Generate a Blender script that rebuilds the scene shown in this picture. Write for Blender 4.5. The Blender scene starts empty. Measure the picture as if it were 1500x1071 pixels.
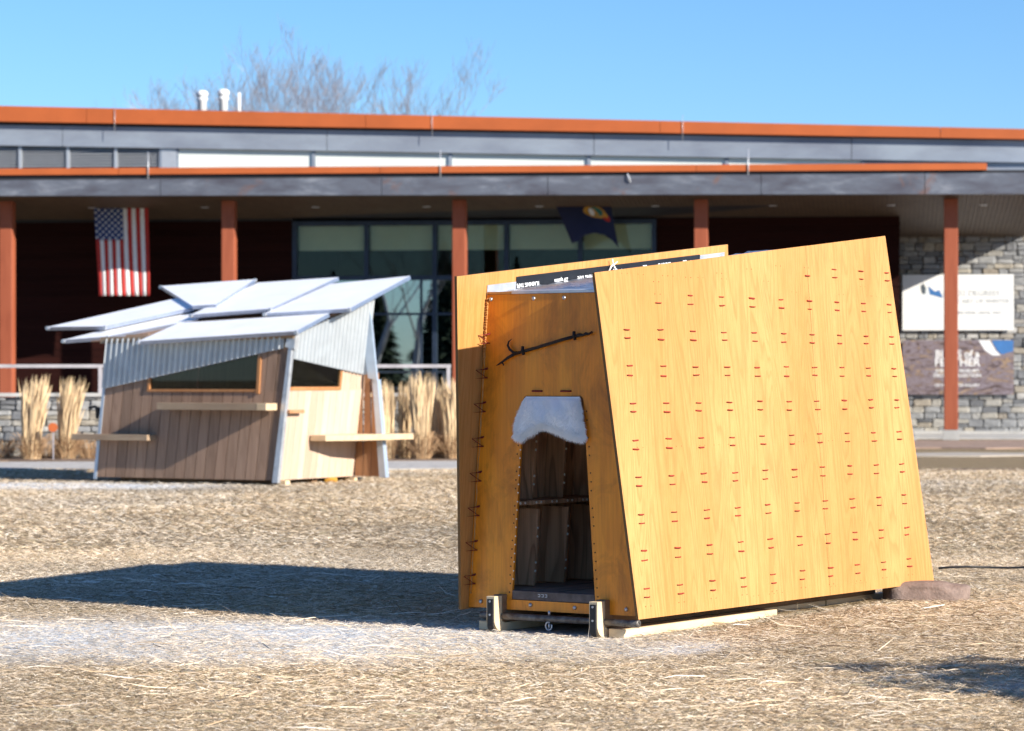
import bpy, bmesh, math, random
import numpy as np
from mathutils import Vector, Matrix
R_ = math.radians
random.seed(7); rng = np.random.default_rng(7)
scene = bpy.context.scene
col = scene.collection

# ------------------------------------------------------------------ camera, sky, sun, exposure
CAM_H = 1.5
cam_d = bpy.data.cameras.new('camera'); cam = bpy.data.objects.new('camera', cam_d); col.objects.link(cam)
cam.location = (0, 0, CAM_H); cam.rotation_euler = (R_(90), 0, 0)
cam_d.lens = 100; cam_d.sensor_width = 36; cam_d.shift_y = 20.5/1500
cam_d.clip_start = .1; cam_d.clip_end = 6000
cam_d.dof.use_dof = True; cam_d.dof.focus_distance = 17.0; cam_d.dof.aperture_fstop = 4.0
scene.camera = cam
SUN_EL, SUN_AZ = R_(23.6), math.atan2(.79, -.61)
world = bpy.data.worlds.new('World'); scene.world = world; world.use_nodes = True
wn = world.node_tree; bg = wn.nodes['Background']
sky = wn.nodes.new('ShaderNodeTexSky'); sky.sky_type = 'NISHITA'; sky.sun_disc = False
sky.sun_elevation = SUN_EL; sky.sun_rotation = SUN_AZ
sky.altitude = 0; sky.air_density = 1.0; sky.dust_density = 0.0; sky.ozone_density = 8.5
wn.links.new(sky.outputs[0], bg.inputs[0]); bg.inputs[1].default_value = 0.092
sd = bpy.data.lights.new('sun', 'SUN'); sun = bpy.data.objects.new('sun', sd); col.objects.link(sun)
sd.energy = 5.0; sd.angle = R_(.5); sd.color = (1, .93, .82)
sv = Vector((math.sin(SUN_AZ)*math.cos(SUN_EL), math.cos(SUN_AZ)*math.cos(SUN_EL), math.sin(SUN_EL)))
sun.rotation_euler = sv.to_track_quat('Z', 'Y').to_euler(); sun.location = (8, -8, 12)
scene.view_settings.view_transform = 'Standard'; scene.view_settings.look = 'None'
scene.view_settings.gamma = 1; scene.view_settings.exposure = 0.86
scene.render.resolution_x = 1024; scene.render.resolution_y = 731

# ------------------------------------------------------------------ helpers
def tag(o, label=None, cat=None, group=None, kind=None):
    if label: o['label'] = label
    if cat: o['category'] = cat
    if group: o['group'] = group
    if kind: o['kind'] = kind
    return o
def link(o, parent=None):
    col.objects.link(o)
    if parent is not None: o.parent = parent
    return o
def empty(name, loc, rz=0):
    o = bpy.data.objects.new(name, None); link(o); o.location = loc; o.rotation_euler = (0, 0, rz)
    o.empty_display_size = .2
    return o
def mesh(name, V, F, mat=None, smooth=False):
    me = bpy.data.meshes.new(name); me.from_pydata([tuple(map(float, v)) for v in V], [], F)
    if mat: me.materials.append(mat)
    if smooth: me.polygons.foreach_set('use_smooth', [True]*len(me.polygons))
    me.update(); return me
def fixn(me):
    bm = bmesh.new(); bm.from_mesh(me); bmesh.ops.recalc_face_normals(bm, faces=bm.faces); bm.to_mesh(me); bm.free(); return me
class MB:
    def __init__(s): s.V = []; s.F = []
    def add(s, V, F):
        n = len(s.V); s.V += [tuple(v) for v in V]; s.F += [tuple(i+n for i in f) for f in F]; return s
    def hexa(s, c):   # 4 bottom ccw, 4 top
        return s.add(c, [(3,2,1,0),(4,5,6,7),(0,1,5,4),(1,2,6,5),(2,3,7,6),(3,0,4,7)])
    def box(s, x0, x1, y0, y1, z0, z1):
        return s.hexa([(x0,y0,z0),(x1,y0,z0),(x1,y1,z0),(x0,y1,z0),(x0,y0,z1),(x1,y0,z1),(x1,y1,z1),(x0,y1,z1)])
    def prism(s, poly, d):   # poly: 3d points, extruded by vector d
        n = len(poly); V = [Vector(p) for p in poly]+[Vector(p)+Vector(d) for p in poly]
        F = [tuple(range(n-1,-1,-1)), tuple(range(n,2*n))]+[(i,(i+1)%n,(i+1)%n+n,i+n) for i in range(n)]
        return s.add(V, F)
    def tube(s, pts, rad, n=8, cap=True):
        pts = [Vector(p) for p in pts]; rad = rad if hasattr(rad, '__len__') else [rad]*len(pts)
        base = len(s.V)
        up = None
        for i, p in enumerate(pts):
            t = (pts[min(i+1,len(pts)-1)]-pts[max(i-1,0)]).normalized()
            if up is None: up = t.orthogonal().normalized()
            a = (up - t*up.dot(t)); a = a.normalized() if a.length > 1e-6 else t.orthogonal().normalized()
            up = a; b = t.cross(a)
            for k in range(n):
                an = 2*math.pi*k/n; s.V.append(tuple(p+(a*math.cos(an)+b*math.sin(an))*rad[i]))
        for i in range(len(pts)-1):
            for k in range(n):
                k2 = (k+1)%n
                s.F.append((base+i*n+k, base+i*n+k2, base+(i+1)*n+k2, base+(i+1)*n+k))
        if cap:
            s.F.append(tuple(base+k for k in range(n-1,-1,-1)))
            e = base+(len(pts)-1)*n; s.F.append(tuple(e+k for k in range(n)))
        return s
    def disc(s, c, axis, r, h, n=12):
        c = Vector(c); axis = Vector(axis).normalized(); return s.tube([c, c+axis*h], r, n)
    def build(s, name, mat, parent=None, smooth=False, bevel=0, auto=None):
        me = fixn(mesh(name, s.V, s.F, mat, smooth))
        if bevel:
            bm = bmesh.new(); bm.from_mesh(me)
            bmesh.ops.bevel(bm, geom=[e for e in bm.edges], offset=bevel, segments=1, affect='EDGES', clamp_overlap=True); bm.to_mesh(me); bm.free()
        return link(bpy.data.objects.new(name, me), parent)

F_PX = 100/36*1500
def W(px, py, Y):                       # a point at distance Y in front of the viewpoint
    return Vector(((px-750)/F_PX*Y, Y, CAM_H+(556-py)/F_PX*Y))
class Frame:                            # local frame of a thing: x right, y inward, z up
    def __init__(s, origin, ang):
        s.O = Vector(origin); s.a = ang
        s.Rt = Vector((math.cos(ang), -math.sin(ang), 0)); s.U = Vector((math.sin(ang), math.cos(ang), 0))
    def hit(s, px, py, n=(0,1,0), d=0):
        r = Vector(((px-750)/F_PX, 1, (556-py)/F_PX)); c = Vector((0,0,CAM_H))-s.O
        rl = Vector((r.dot(s.Rt), r.dot(s.U), r.z)); cl = Vector((c.dot(s.Rt), c.dot(s.U), c.z)); n = Vector(n)
        return cl+rl*((d-n.dot(cl))/n.dot(rl))

# ------------------------------------------------------------------ materials
def newmat(name):
    m = bpy.data.materials.new(name); m.use_nodes = True
    nt = m.node_tree; return m, nt, nt.nodes['Principled BSDF']
def N(nt, t, **kw):
    n = nt.nodes.new(t)
    for k, v in kw.items():
        if k.startswith('i_'): n.inputs[k[2:].replace('_', ' ')].default_value = v
        else: setattr(n, k, v)
    return n
def ramp(nt, fac, stops):
    r = nt.nodes.new('ShaderNodeValToRGB'); nt.links.new(fac, r.inputs[0])
    while len(r.color_ramp.elements) < len(stops): r.color_ramp.elements.new(.5)
    for e, (p, c) in zip(r.color_ramp.elements, stops):
        e.position = p; e.color = (*c, 1) if hasattr(c, '__len__') else (c, c, c, 1)
    return r.outputs[0]
def mix(nt, fac, a, b, mode='MIX'):
    m = nt.nodes.new('ShaderNodeMix'); m.data_type = 'RGBA'; m.blend_type = mode
    for s, v in ((m.inputs[0], fac), (m.inputs[6], a), (m.inputs[7], b)):
        if hasattr(v, 'is_output'): nt.links.new(v, s)
        elif hasattr(v, '__len__'): s.default_value = (*v, 1) if len(v) == 3 else v
        else: s.default_value = v
    return m.outputs[2]
def math_(nt, op, a, b=0.0):
    m = nt.nodes.new('ShaderNodeMath'); m.operation = op
    for s, v in zip(m.inputs, (a, b)):
        if hasattr(v, 'is_output'): nt.links.new(v, s)
        else: s.default_value = v
    return m.outputs[0]
def coords(nt, scale=(1,1,1), kind='Object', loc=(0,0,0), rand=False):
    tc = nt.nodes.new('ShaderNodeTexCoord'); mp = nt.nodes.new('ShaderNodeMapping')
    mp.inputs['Scale'].default_value = scale; mp.inputs['Location'].default_value = loc
    src = tc.outputs[kind]
    if rand:
        oi = nt.nodes.new('ShaderNodeObjectInfo'); va = nt.nodes.new('ShaderNodeVectorMath'); va.operation = 'ADD'
        k = math_(nt, 'MULTIPLY', oi.outputs['Random'], 37.0)
        nt.links.new(src, va.inputs[0]); nt.links.new(k, va.inputs[1]); src = va.outputs[0]
    nt.links.new(src, mp.inputs[0]); return mp.outputs[0]
def noise(nt, vec, scale, detail=4, rough=.55, dist=0.0):
    n = nt.nodes.new('ShaderNodeTexNoise'); n.inputs['Scale'].default_value = scale; n.inputs['Detail'].default_value = detail
    n.inputs['Roughness'].default_value = rough; n.inputs['Distortion'].default_value = dist
    if vec is not None: nt.links.new(vec, n.inputs['Vector'])
    return n.outputs[0]
def bump(nt, p, h, strength=.3, dist=.01):
    b = nt.nodes.new('ShaderNodeBump'); b.inputs['Strength'].default_value = strength; b.inputs['Distance'].default_value = dist
    nt.links.new(h, b.inputs['Height']); nt.links.new(b.outputs[0], p.inputs['Normal'])
def wood(name, dark, mid, light, fig=(2.4,2.4,.26), bands=9, line=.4, fibre=(70,70,1.6), fib=.3, rough=.5, blotch=(2.6,2.6,.45), stain=0.0, loc=(0,0,0), rand=0.0, spec=.35, knots=0.0, coat=0.0):
    m, nt, p = newmat(name); L = nt.links.new; rd = rand > 0
    f = noise(nt, coords(nt, fig, loc=loc, rand=rd), 1, 2.2, .45, .5)
    t = math_(nt, 'FRACT', math_(nt, 'MULTIPLY', f, bands))
    lines = ramp(nt, t, [(0, 1.0), (.10, .85), (.38, .12), (.8, .05), (.93, .35), (1, 1.0)])
    fb = ramp(nt, noise(nt, coords(nt, fibre, loc=loc, rand=rd), 1, 4, .65), [(.35, 0), (.7, 1)])
    bl = ramp(nt, noise(nt, coords(nt, blotch, loc=loc, rand=rd), 1, 3, .55, .3), [(.3, 0), (.72, 1)])
    c = mix(nt, bl, mid, light)
    c = mix(nt, math_(nt, 'MULTIPLY', lines, line), c, dark)
    c = mix(nt, math_(nt, 'MULTIPLY', fb, fib), c, dark)
    if stain:
        s = ramp(nt, noise(nt, coords(nt, (3.2,3.2,2.0), loc=loc, rand=rd), 1, 6, .68, .9), [(.5, 0), (.72, 1)])
        c = mix(nt, math_(nt, 'MULTIPLY', s, stain), c, tuple(x*.35 for x in dark))
    if knots:
        v = nt.nodes.new('ShaderNodeTexVoronoi'); v.inputs['Scale'].default_value = 1
        L(coords(nt, (3.0,3.0,1.1), loc=loc, rand=rd), v.inputs['Vector'])
        k = ramp(nt, v.outputs['Distance'], [(.03, 1), (.12, 0)])
        c = mix(nt, math_(nt, 'MULTIPLY', k, knots), c, tuple(x*.25 for x in dark))
    if rd:
        oi = nt.nodes.new('ShaderNodeObjectInfo')
        g = ramp(nt, oi.outputs['Random'], [(0, 1-rand), (1, 1+rand*.5)])
        c = mix(nt, 1.0, c, g, 'MULTIPLY')
    L(c, p.inputs['Base Color']); p.inputs['Roughness'].default_value = rough; p.inputs['Specular IOR Level'].default_value = spec
    if coat: p.inputs['Coat Weight'].default_value = coat; p.inputs['Coat Roughness'].default_value = .25
    bump(nt, p, math_(nt, 'ADD', math_(nt, 'MULTIPLY', fb, -.6), math_(nt, 'MULTIPLY', lines, -.4)), .18, .004)
    return m
def plain(name, c, rough=.6, metal=0, var=.25, scale=3, spec=.4, bmp=.1, stretch=(1,1,1), rand=0.0, kind='Object', second=None):
    m, nt, p = newmat(name); v = coords(nt, stretch, kind, rand=rand > 0)
    f = ramp(nt, noise(nt, v, scale, 6, .62, .2), [(.3, 0), (.7, 1)])
    lo = second or tuple(x*(1-var) for x in c); hi = tuple(min(1, x*(1+var*.5)) for x in c)
    c2 = mix(nt, f, lo, hi)
    if rand:
        oi = nt.nodes.new('ShaderNodeObjectInfo')
        c2 = mix(nt, 1.0, c2, ramp(nt, oi.outputs['Random'], [(0, 1-rand), (1, 1+rand)]), 'MULTIPLY')
    nt.links.new(c2, p.inputs['Base Color'])
    p.inputs['Roughness'].default_value = rough; p.inputs['Metallic'].default_value = metal; p.inputs['Specular IOR Level'].default_value = spec
    if bmp: bump(nt, p, noise(nt, coords(nt, stretch, kind), scale*6, 4), bmp, .01)
    return m

M = {}
M['ply'] = wood('oiled_plywood', (.385,.145,.029), (.54,.252,.070), (.645,.352,.126), fig=(3.4,3.4,.22), bands=20, line=.38, fibre=(120,120,2.2), fib=.42, rough=.45, stain=.10, coat=.12)
M['ply2'] = wood('oiled_plywood_second_sheet', (.38,.142,.028), (.535,.248,.068), (.64,.347,.122), fig=(3.2,3.2,.18), bands=20, line=.38, fibre=(120,120,2.2), fib=.42, rough=.45, loc=(3.1,7.7,2.2), stain=.10, coat=.12)
M['ply_edge'] = plain('plywood_edge', (.20,.105,.035), .8, stretch=(1,1,60), scale=4)
M['front'] = wood('stained_birch', (.42,.095,.005), (.86,.27,.012), (.95,.37,.025), fig=(2.2,2.2,.5), bands=6, line=.25, fibre=(60,60,3), fib=.35, rough=.38, stain=.55, knots=.6, coat=.35)
M['inner'] = wood('smoked_interior_plywood', (.26,.115,.055), (.78,.44,.235), (.86,.55,.33), fig=(4,4,.5), bands=9, line=.6, fib=.4, rough=.75, rand=.25)
M['floor_in'] = wood('dark_floor_boards', (.12,.085,.065), (.36,.27,.21), (.48,.37,.30), fig=(4,.4,4), bands=6, rough=.8, fibre=(60,2,60))
M['sill'] = plain('scuffed_dark_sill', (.13,.10,.088), .7, var=.55, scale=14)
M['raw'] = wood('raw_pale_pine', (.55,.36,.18), (.74,.56,.34), (.80,.65,.44), fig=(4,.4,4), fibre=(60,2,60), bands=5, line=.3, fib=.2, rough=.7)
M['brownwood'] = wood('weathered_brown_timber', (.13,.07,.035), (.25,.145,.075), (.32,.20,.11), fig=(3,.3,3), fibre=(60,2,60), bands=5, rough=.75, stain=.3)
M['redcord'] = plain('red_cord', (.33,.040,.02), .8, scale=60)
M['cordshade'] = plain('dark_red_cord', (.20,.018,.012), .8, scale=60)  # darker copy of the red cord, shade of the front put into the colour
M['hole'] = plain('drilled_hole', (.02,.012,.008), .9, bmp=0)
M['pale_peg'] = plain('pale_cord_knot', (.90,.82,.70), .8, scale=40)
M['bolt'] = plain('galvanised_bolt', (.50,.50,.52), .38, metal=.85, scale=30)
M['iron'] = plain('black_forged_iron', (.022,.018,.016), .5, metal=.4, scale=20, bmp=.4)
M['black'] = plain('black_rubber', (.018,.018,.02), .5)
M['pipe'] = plain('rusty_painted_pipe', (.22,.21,.19), .5, metal=.4, var=.3, scale=16, second=(.05,.028,.018), bmp=.3)
M['tape'] = plain('black_flashing_tape', (.012,.014,.018), .4, scale=8)
M['white'] = plain('white_print', (.80,.80,.80), .6, var=.06, bmp=0)
def foil():
    m, nt, p = newmat('wrinkled_foil_underlay')
    n = noise(nt, coords(nt, (5,14,5)), 1.6, 5, .6, 1.4)
    nt.links.new(ramp(nt, n, [(.3,(.34,.38,.46)),(.7,(.62,.65,.70))]), p.inputs['Base Color'])
    p.inputs['Metallic'].default_value = .75; p.inputs['Roughness'].default_value = .32
    bump(nt, p, n, .9, .05); return m
M['foil'] = foil()
M['flash'] = plain('silver_flashing', (.62,.65,.69), .4, metal=.6, scale=6)
M['fur'] = plain('white_fur', (.96,.96,.95), .9, var=.07, scale=9, bmp=0, spec=.1)
M['hide'] = plain('white_hide', (.95,.95,.95), .85, var=.05, scale=5, bmp=.05, spec=.1)
M['rock'] = plain('reddish_fieldstone', (.24,.175,.145), .9, var=.4, scale=9, bmp=.7)
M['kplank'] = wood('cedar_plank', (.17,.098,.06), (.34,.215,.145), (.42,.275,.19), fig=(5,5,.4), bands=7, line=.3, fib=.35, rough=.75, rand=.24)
M['kplank_p'] = wood('pale_cedar_plank', (.42,.27,.18), (.58,.42,.31), (.65,.50,.385), fig=(5,5,.4), bands=7, line=.25, fib=.2, rough=.75, rand=.16)  # lighter cedar copy for the lit side wall, sunlight put into the colour
M['kfin'] = wood('russet_cedar_plank', (.24,.115,.05), (.42,.21,.10), (.50,.27,.14), fig=(5,5,.4), bands=7, line=.3, fib=.3, rough=.75, rand=.18)
M['kshelf'] = wood('pine_shelf', (.42,.28,.15), (.60,.44,.27), (.68,.53,.35), fig=(.4,4,4), fibre=(2,60,60), bands=5, line=.3, rough=.7)  # paler shelf wood for sunlit parts, sunlight put into the colour
M['kshelf_d'] = wood('grey_brown_shelf', (.20,.13,.08), (.33,.23,.15), (.40,.30,.20), fig=(.4,4,4), fibre=(2,60,60), bands=5, line=.3, rough=.75)
M['kframe'] = wood('cedar_window_frame', (.30,.12,.04), (.46,.20,.075), (.52,.26,.11), rough=.6)
M['corr'] = plain('corrugated_galvanised', (.60,.64,.67), .38, metal=.6, var=.12, scale=4, bmp=.05)
M['kmetal'] = plain('silver_roof_skin', (.95,.95,.95), .4, metal=.0, var=.08, scale=2, bmp=.03)
M['kedge'] = plain('silver_edge_trim', (.42,.48,.62), .35, metal=.75, var=.15, scale=8)
M['kpost'] = plain('pale_blue_grey_metal', (.50,.58,.68), .4, metal=.5, var=.1, scale=5)
def glass(name, refl, tint, rough=.0):
    m = bpy.data.materials.new(name); m.use_nodes = True; nt = m.node_tree; nt.nodes.clear()
    o = nt.nodes.new('ShaderNodeOutputMaterial'); t = nt.nodes.new('ShaderNodeBsdfTransparent'); g = nt.nodes.new('ShaderNodeBsdfGlossy')
    mx = nt.nodes.new('ShaderNodeMixShader'); fr = nt.nodes.new('ShaderNodeFresnel'); fr.inputs[0].default_value = 1.5
    t.inputs[0].default_value = (*tint, 1); g.inputs['Roughness'].default_value = rough; g.inputs[0].default_value = (.86,.97,.98,1)
    f = math_(nt, 'ADD', fr.outputs[0], refl-.04)
    nt.links.new(f, mx.inputs[0]); nt.links.new(t.outputs[0], mx.inputs[1]); nt.links.new(g.outputs[0], mx.inputs[2]); nt.links.new(mx.outputs[0], o.inputs[0])
    return m
M['glass_clear'] = glass('clear_window_glass', .02, (.86,.89,.83))
M['white_glass'] = plain('frosted_white_glass', (.74,.77,.72), .18, var=.10, scale=.7, stretch=(.5,1,.5), bmp=0, spec=.5)
M['glass'] = glass('coated_window_glass', .40, (.45,.53,.50))
M['kglass'] = glass('kiosk_glass', .025, (.60,.62,.62))
M['orange'] = plain('rust_orange_paint', (.47,.115,.03), .55, var=.15, scale=.8, bmp=.03)
M['column'] = wood('red_stained_column', (.20,.045,.02), (.31,.08,.036), (.37,.105,.05), fig=(3,3,.3), bands=5, line=.3, rough=.6)
def steel():
    m, nt, p = newmat('weathered_blued_steel')
    a = ramp(nt, noise(nt, coords(nt, (.35,1,1.2)), 2.0, 6, .65, .4), [(.32,(.09,.085,.105)),(.55,(.155,.17,.205)),(.72,(.32,.335,.37))])
    r = ramp(nt, noise(nt, coords(nt, (.8,1,.8), loc=(4,4,4)), 1.1, 6, .7, .5), [(.6,0),(.72,1)])
    nt.links.new(mix(nt, math_(nt,'MULTIPLY',r,.8), a, (.26,.12,.07)), p.inputs['Base Color'])
    p.inputs['Roughness'].default_value = .5; p.inputs['Metallic'].default_value = .35; return m
M['steel'] = steel()
M['zinc'] = plain('grey_zinc_fascia', (.30,.345,.40), .5, metal=.2, var=.2, scale=1.2, stretch=(.4,1,1), second=(.21,.235,.29))
M['dark'] = plain('dark_recess_metal', (.022,.022,.026), .6)
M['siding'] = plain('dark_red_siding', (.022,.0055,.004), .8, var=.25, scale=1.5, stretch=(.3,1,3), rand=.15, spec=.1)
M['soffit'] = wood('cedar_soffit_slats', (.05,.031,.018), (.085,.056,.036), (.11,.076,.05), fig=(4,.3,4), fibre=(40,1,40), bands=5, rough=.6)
M['mullion'] = plain('dark_blue_mullion', (.03,.045,.075), .4, metal=.4)
M['alu'] = plain('pale_aluminium', (.55,.57,.60), .4, metal=.5, var=.08)
M['shade'] = plain('roller_shade', (.88,.86,.70), .85, var=.06, bmp=0)
M['white_shade'] = plain('white_roller_shade', (.78,.79,.74), .85, var=.08, scale=1, bmp=0)
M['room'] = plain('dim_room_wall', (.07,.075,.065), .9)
M['mortar'] = plain('mortar', (.26,.25,.24), .95, scale=8)
def stone_mat():
    m, nt, p = newmat('fieldstone')
    oi = nt.nodes.new('ShaderNodeObjectInfo')
    b = ramp(nt, oi.outputs['Random'], [(0,(.16,.165,.175)),(.3,(.27,.275,.28)),(.55,(.36,.36,.355)),(.78,(.42,.385,.32)),(.9,(.30,.26,.21)),(1,(.50,.49,.47))])
    f = ramp(nt, noise(nt, coords(nt, (1,1,1), rand=True), 3.5, 6, .65), [(.3,.72),(.7,1.15)])
    nt.links.new(mix(nt, 1.0, b, f, 'MULTIPLY'), p.inputs['Base Color']); p.inputs['Roughness'].default_value = .9
    bump(nt, p, noise(nt, coords(nt), 14, 5), .5, .03); return m
M['stone'] = stone_mat()
M['concrete'] = plain('concrete', (.46,.45,.43), .9, scale=2)
M['rail'] = plain('grey_painted_rail', (.50,.47,.48), .5, metal=.2)
M['ban_white'] = plain('white_banner_vinyl', (.82,.82,.80), .6, var=.04, bmp=0)
M['ban_grey'] = plain('grey_banner_print', (.42,.44,.45), .7, var=.05, bmp=0)
M['ban_ice'] = plain('pale_ice_print', (.62,.68,.71), .7, var=.3, scale=5, bmp=0, second=(.72,.75,.77))
M['ban_blue'] = plain('blue_print', (.05,.17,.42), .7, var=.2, bmp=0)
M['ban_dark'] = plain('dark_grey_print', (.08,.10,.12), .7, var=.2, bmp=0)
def feather_mat():
    m, nt, p = newmat('brown_feather_print')
    w = noise(nt, coords(nt, (.9,1,3.2), loc=(1,0,3)), 1.5, 6, .62, 2.2)
    nt.links.new(ramp(nt, w, [(.32,(.03,.018,.015)),(.42,(.11,.075,.075)),(.49,(.24,.205,.24)),(.55,(.12,.08,.07)),(.61,(.38,.26,.15)),(.67,(.19,.155,.18)),(.74,(.42,.36,.33))]), p.inputs['Base Color'])
    p.inputs['Roughness'].default_value = .7; return m
M['ban_feather'] = feather_mat()
M['fl_red'] = plain('flag_red', (.42,.030,.025), .8, var=.1, bmp=0)
M['fl_white'] = plain('flag_white', (.74,.74,.74), .8, var=.05, bmp=0)
M['fl_blue'] = plain('flag_blue', (.020,.045,.16), .8, var=.1, bmp=0)
M['fl_navy'] = plain('flag_navy', (.010,.016,.055), .8, var=.1, bmp=0)
M['gold'] = plain('emblem_gold', (.55,.28,.04), .8, var=.2, scale=8, bmp=0)
M['teal'] = plain('emblem_green', (.03,.16,.14), .8, var=.3, scale=8, bmp=0)
M['bark'] = plain('grey_brown_bark', (.36,.35,.39), .95, scale=6)
M['needle'] = plain('conifer_needles', (.035,.055,.025), .9, var=.5, scale=2)
M['plume'] = plain('dry_feather_grass', (.74,.55,.33), .9, var=.35, scale=2.0, stretch=(8,8,1), bmp=0, spec=.1)
M['plume_d'] = plain('dry_brown_leaves', (.50,.32,.18), .9, var=.45, scale=3.0, bmp=0, spec=.1)
M['gravel'] = plain('frosty_gravel', (.50,.47,.43), .95, var=.3, scale=5, bmp=.5)
M['worn'] = plain('worn_frosty_ground', (.46,.40,.33), .95, var=.25, scale=2, bmp=.4)
M['bark_bed'] = plain('reddish_bark_mulch', (.36,.25,.19), .95, var=.35, scale=3, bmp=.5)
M['soil'] = plain('brown_bed_soil', (.20,.135,.09), .95, var=.4, scale=3, bmp=.6)

# ground: dry turf with frost where the shade has lain
FROST = [((-1.6,16.55),(-1,.08),2.9,1.55), ((-6.6,40.2),(-1,.0),3.0,1.6), ((3.2,13.6),(.8,-.6),1.0,.5), ((.9,15.95),(.6,.8),.6,.3)]
def frost_py(x, y):
    f = np.zeros_like(x)
    for (c, d, l, w) in FROST:
        n = math.hypot(*d); dx, dy = d[0]/n, d[1]/n
        a = ((x-c[0])*dx+(y-c[1])*dy)/l; b = (-(x-c[0])*dy+(y-c[1])*dx)/w
        f = np.maximum(f, np.clip(1.5-1.25*np.sqrt(a*a+b*b), 0, 1))
    return np.clip(f*(.78+.5*vnoise(x*2.2,y*1.3,21))+.10*vnoise(x*3,y*2,22),0,1)
def turf_mat():
    m, nt, p = newmat('dry_turf_with_frost'); L = nt.links.new
    tc = nt.nodes.new('ShaderNodeTexCoord'); sep = nt.nodes.new('ShaderNodeSeparateXYZ'); L(tc.outputs['Object'], sep.inputs[0])
    X, Y = sep.outputs[0], sep.outputs[1]
    tot = None
    for (c, d, l, w) in FROST:
        n = math.hypot(*d); dx, dy = d[0]/n, d[1]/n
        ax = math_(nt,'SUBTRACT',X,c[0]); ay = math_(nt,'SUBTRACT',Y,c[1])
        a = math_(nt,'MULTIPLY',math_(nt,'ADD',math_(nt,'MULTIPLY',ax,dx),math_(nt,'MULTIPLY',ay,dy)),1/l)
        b = math_(nt,'MULTIPLY',math_(nt,'SUBTRACT',math_(nt,'MULTIPLY',ay,dx),math_(nt,'MULTIPLY',ax,dy)),1/w)
        r = math_(nt,'SQRT',math_(nt,'ADD',math_(nt,'MULTIPLY',a,a),math_(nt,'MULTIPLY',b,b)))
        e = math_(nt,'SUBTRACT',1.5,math_(nt,'MULTIPLY',r,1.25))
        tot = e if tot is None else math_(nt,'MAXIMUM',tot,e)
    n1 = noise(nt, coords(nt), 1.1, 6, .65); n2 = noise(nt, coords(nt), 7, 6, .7); n3 = noise(nt, coords(nt), 40, 4, .7)
    tot = math_(nt,'MAXIMUM',math_(nt,'MINIMUM',tot,1.0),0.0)
    fr = math_(nt,'ADD',math_(nt,'MULTIPLY',tot,.46),math_(nt,'MULTIPLY',math_(nt,'ADD',n1,n2),.33))
    fmask = ramp(nt, fr, [(.37,0),(.50,.5),(.66,1)])
    base = ramp(nt, n3, [(.25,(.12,.085,.05)),(.5,(.30,.22,.135)),(.75,(.46,.355,.23))])
    base = mix(nt, ramp(nt, n1, [(.35,0),(.7,.55)]), base, (.26,.20,.10))
    c = mix(nt, fmask, base, mix(nt, n2, (.62,.64,.66), (.80,.81,.82)))
    L(c, p.inputs['Base Color']); p.inputs['Roughness'].default_value = .95; p.inputs['Specular IOR Level'].default_value = .1
    bump(nt, p, math_(nt,'ADD',n3,math_(nt,'MULTIPLY',n2,1.5)), .8, .03); return m
M['turf'] = turf_mat()
def blade_mat():
    m, nt, p = newmat('dry_straw'); L = nt.links.new
    at = nt.nodes.new('ShaderNodeAttribute'); at.attribute_name = 'tint'
    L(at.outputs['Color'], p.inputs['Base Color']); p.inputs['Roughness'].default_value = .7; p.inputs['Specular IOR Level'].default_value = .25
    return m
M['blade'] = blade_mat()

# ------------------------------------------------------------------ ground
def vnoise(x, y, seed=0):
    out = np.zeros_like(x); r = np.random.default_rng(seed)
    for k in range(14):
        an = r.uniform(0, 2*math.pi); fq = 10**r.uniform(-.35, .75); out += np.sin((x*math.cos(an)+y*math.sin(an))*fq+r.uniform(0,6.28))/(1+fq*.6)
    return out/4
def ground_z(x, y):
    e = np.clip((y-9)/2,0,1)*np.clip((60-y)/10,0,1)*np.clip((13-np.abs(x))/2,0,1)
    return .016*vnoise(x, y, 3)*e - .004
def make_ground():
    xs = np.concatenate([[-3000,-600,-150,-60,-25], np.arange(-13,13.01,.14), [25,60,150,600,3000]])
    ys = np.concatenate([[-3000,-500,-120,-40,0,5], np.arange(9,30,.14), np.arange(30,60,.4), [70,80,120,300,900,4000]])
    X, Y = np.meshgrid(xs, ys); Z = ground_z(X, Y); nx, ny = len(xs), len(ys)
    V = np.stack([X.ravel(), Y.ravel(), Z.ravel()], 1)
    i = np.arange(nx*ny).reshape(ny, nx)
    F = np.stack([i[:-1,:-1], i[:-1,1:], i[1:,1:], i[1:,:-1]], -1).reshape(-1,4)
    me = bpy.data.meshes.new('lawn'); me.vertices.add(len(V)); me.vertices.foreach_set('co', V.ravel())
    me.loops.add(F.size); me.loops.foreach_set('vertex_index', F.ravel()); me.polygons.add(len(F))
    me.polygons.foreach_set('loop_start', np.arange(0, F.size, 4)); me.update(); me.validate()
    me.polygons.foreach_set('use_smooth', [True]*len(F)); me.materials.append(M['turf'])
    o = link(bpy.data.objects.new('lawn', me)); tag(o, 'dry winter lawn with patches of frost', 'lawn', kind='structure')
make_ground()
def strip(name, pts, mat, z, label):
    q = []; rr_ = random.Random(name)
    for (xa, ya), (xb, yb) in zip(pts, pts[1:]+pts[:1]):
        n = max(1, int(min(math.hypot(xb-xa, yb-ya), 80)/.9))
        q += [(xa+(xb-xa)*k/n, ya+(yb-ya)*k/n+(rr_.gauss(0,.22) if k else 0)) for k in range(n)]
    b = MB(); b.prism([(x, y, z-.05) for x, y in q], (0,0,.05)); tag(b.build(name, M[mat]), label, name.split('_')[-1], kind='structure')
strip('gravel_path', [(-60,47.2),(-3,46.9),(4,48.6),(6.2,50.2),(6.2,52),(4,53.2),(-3,51.3),(-60,51.2)], 'gravel', .022, 'pale gravel path running behind the timber kiosk')
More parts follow.
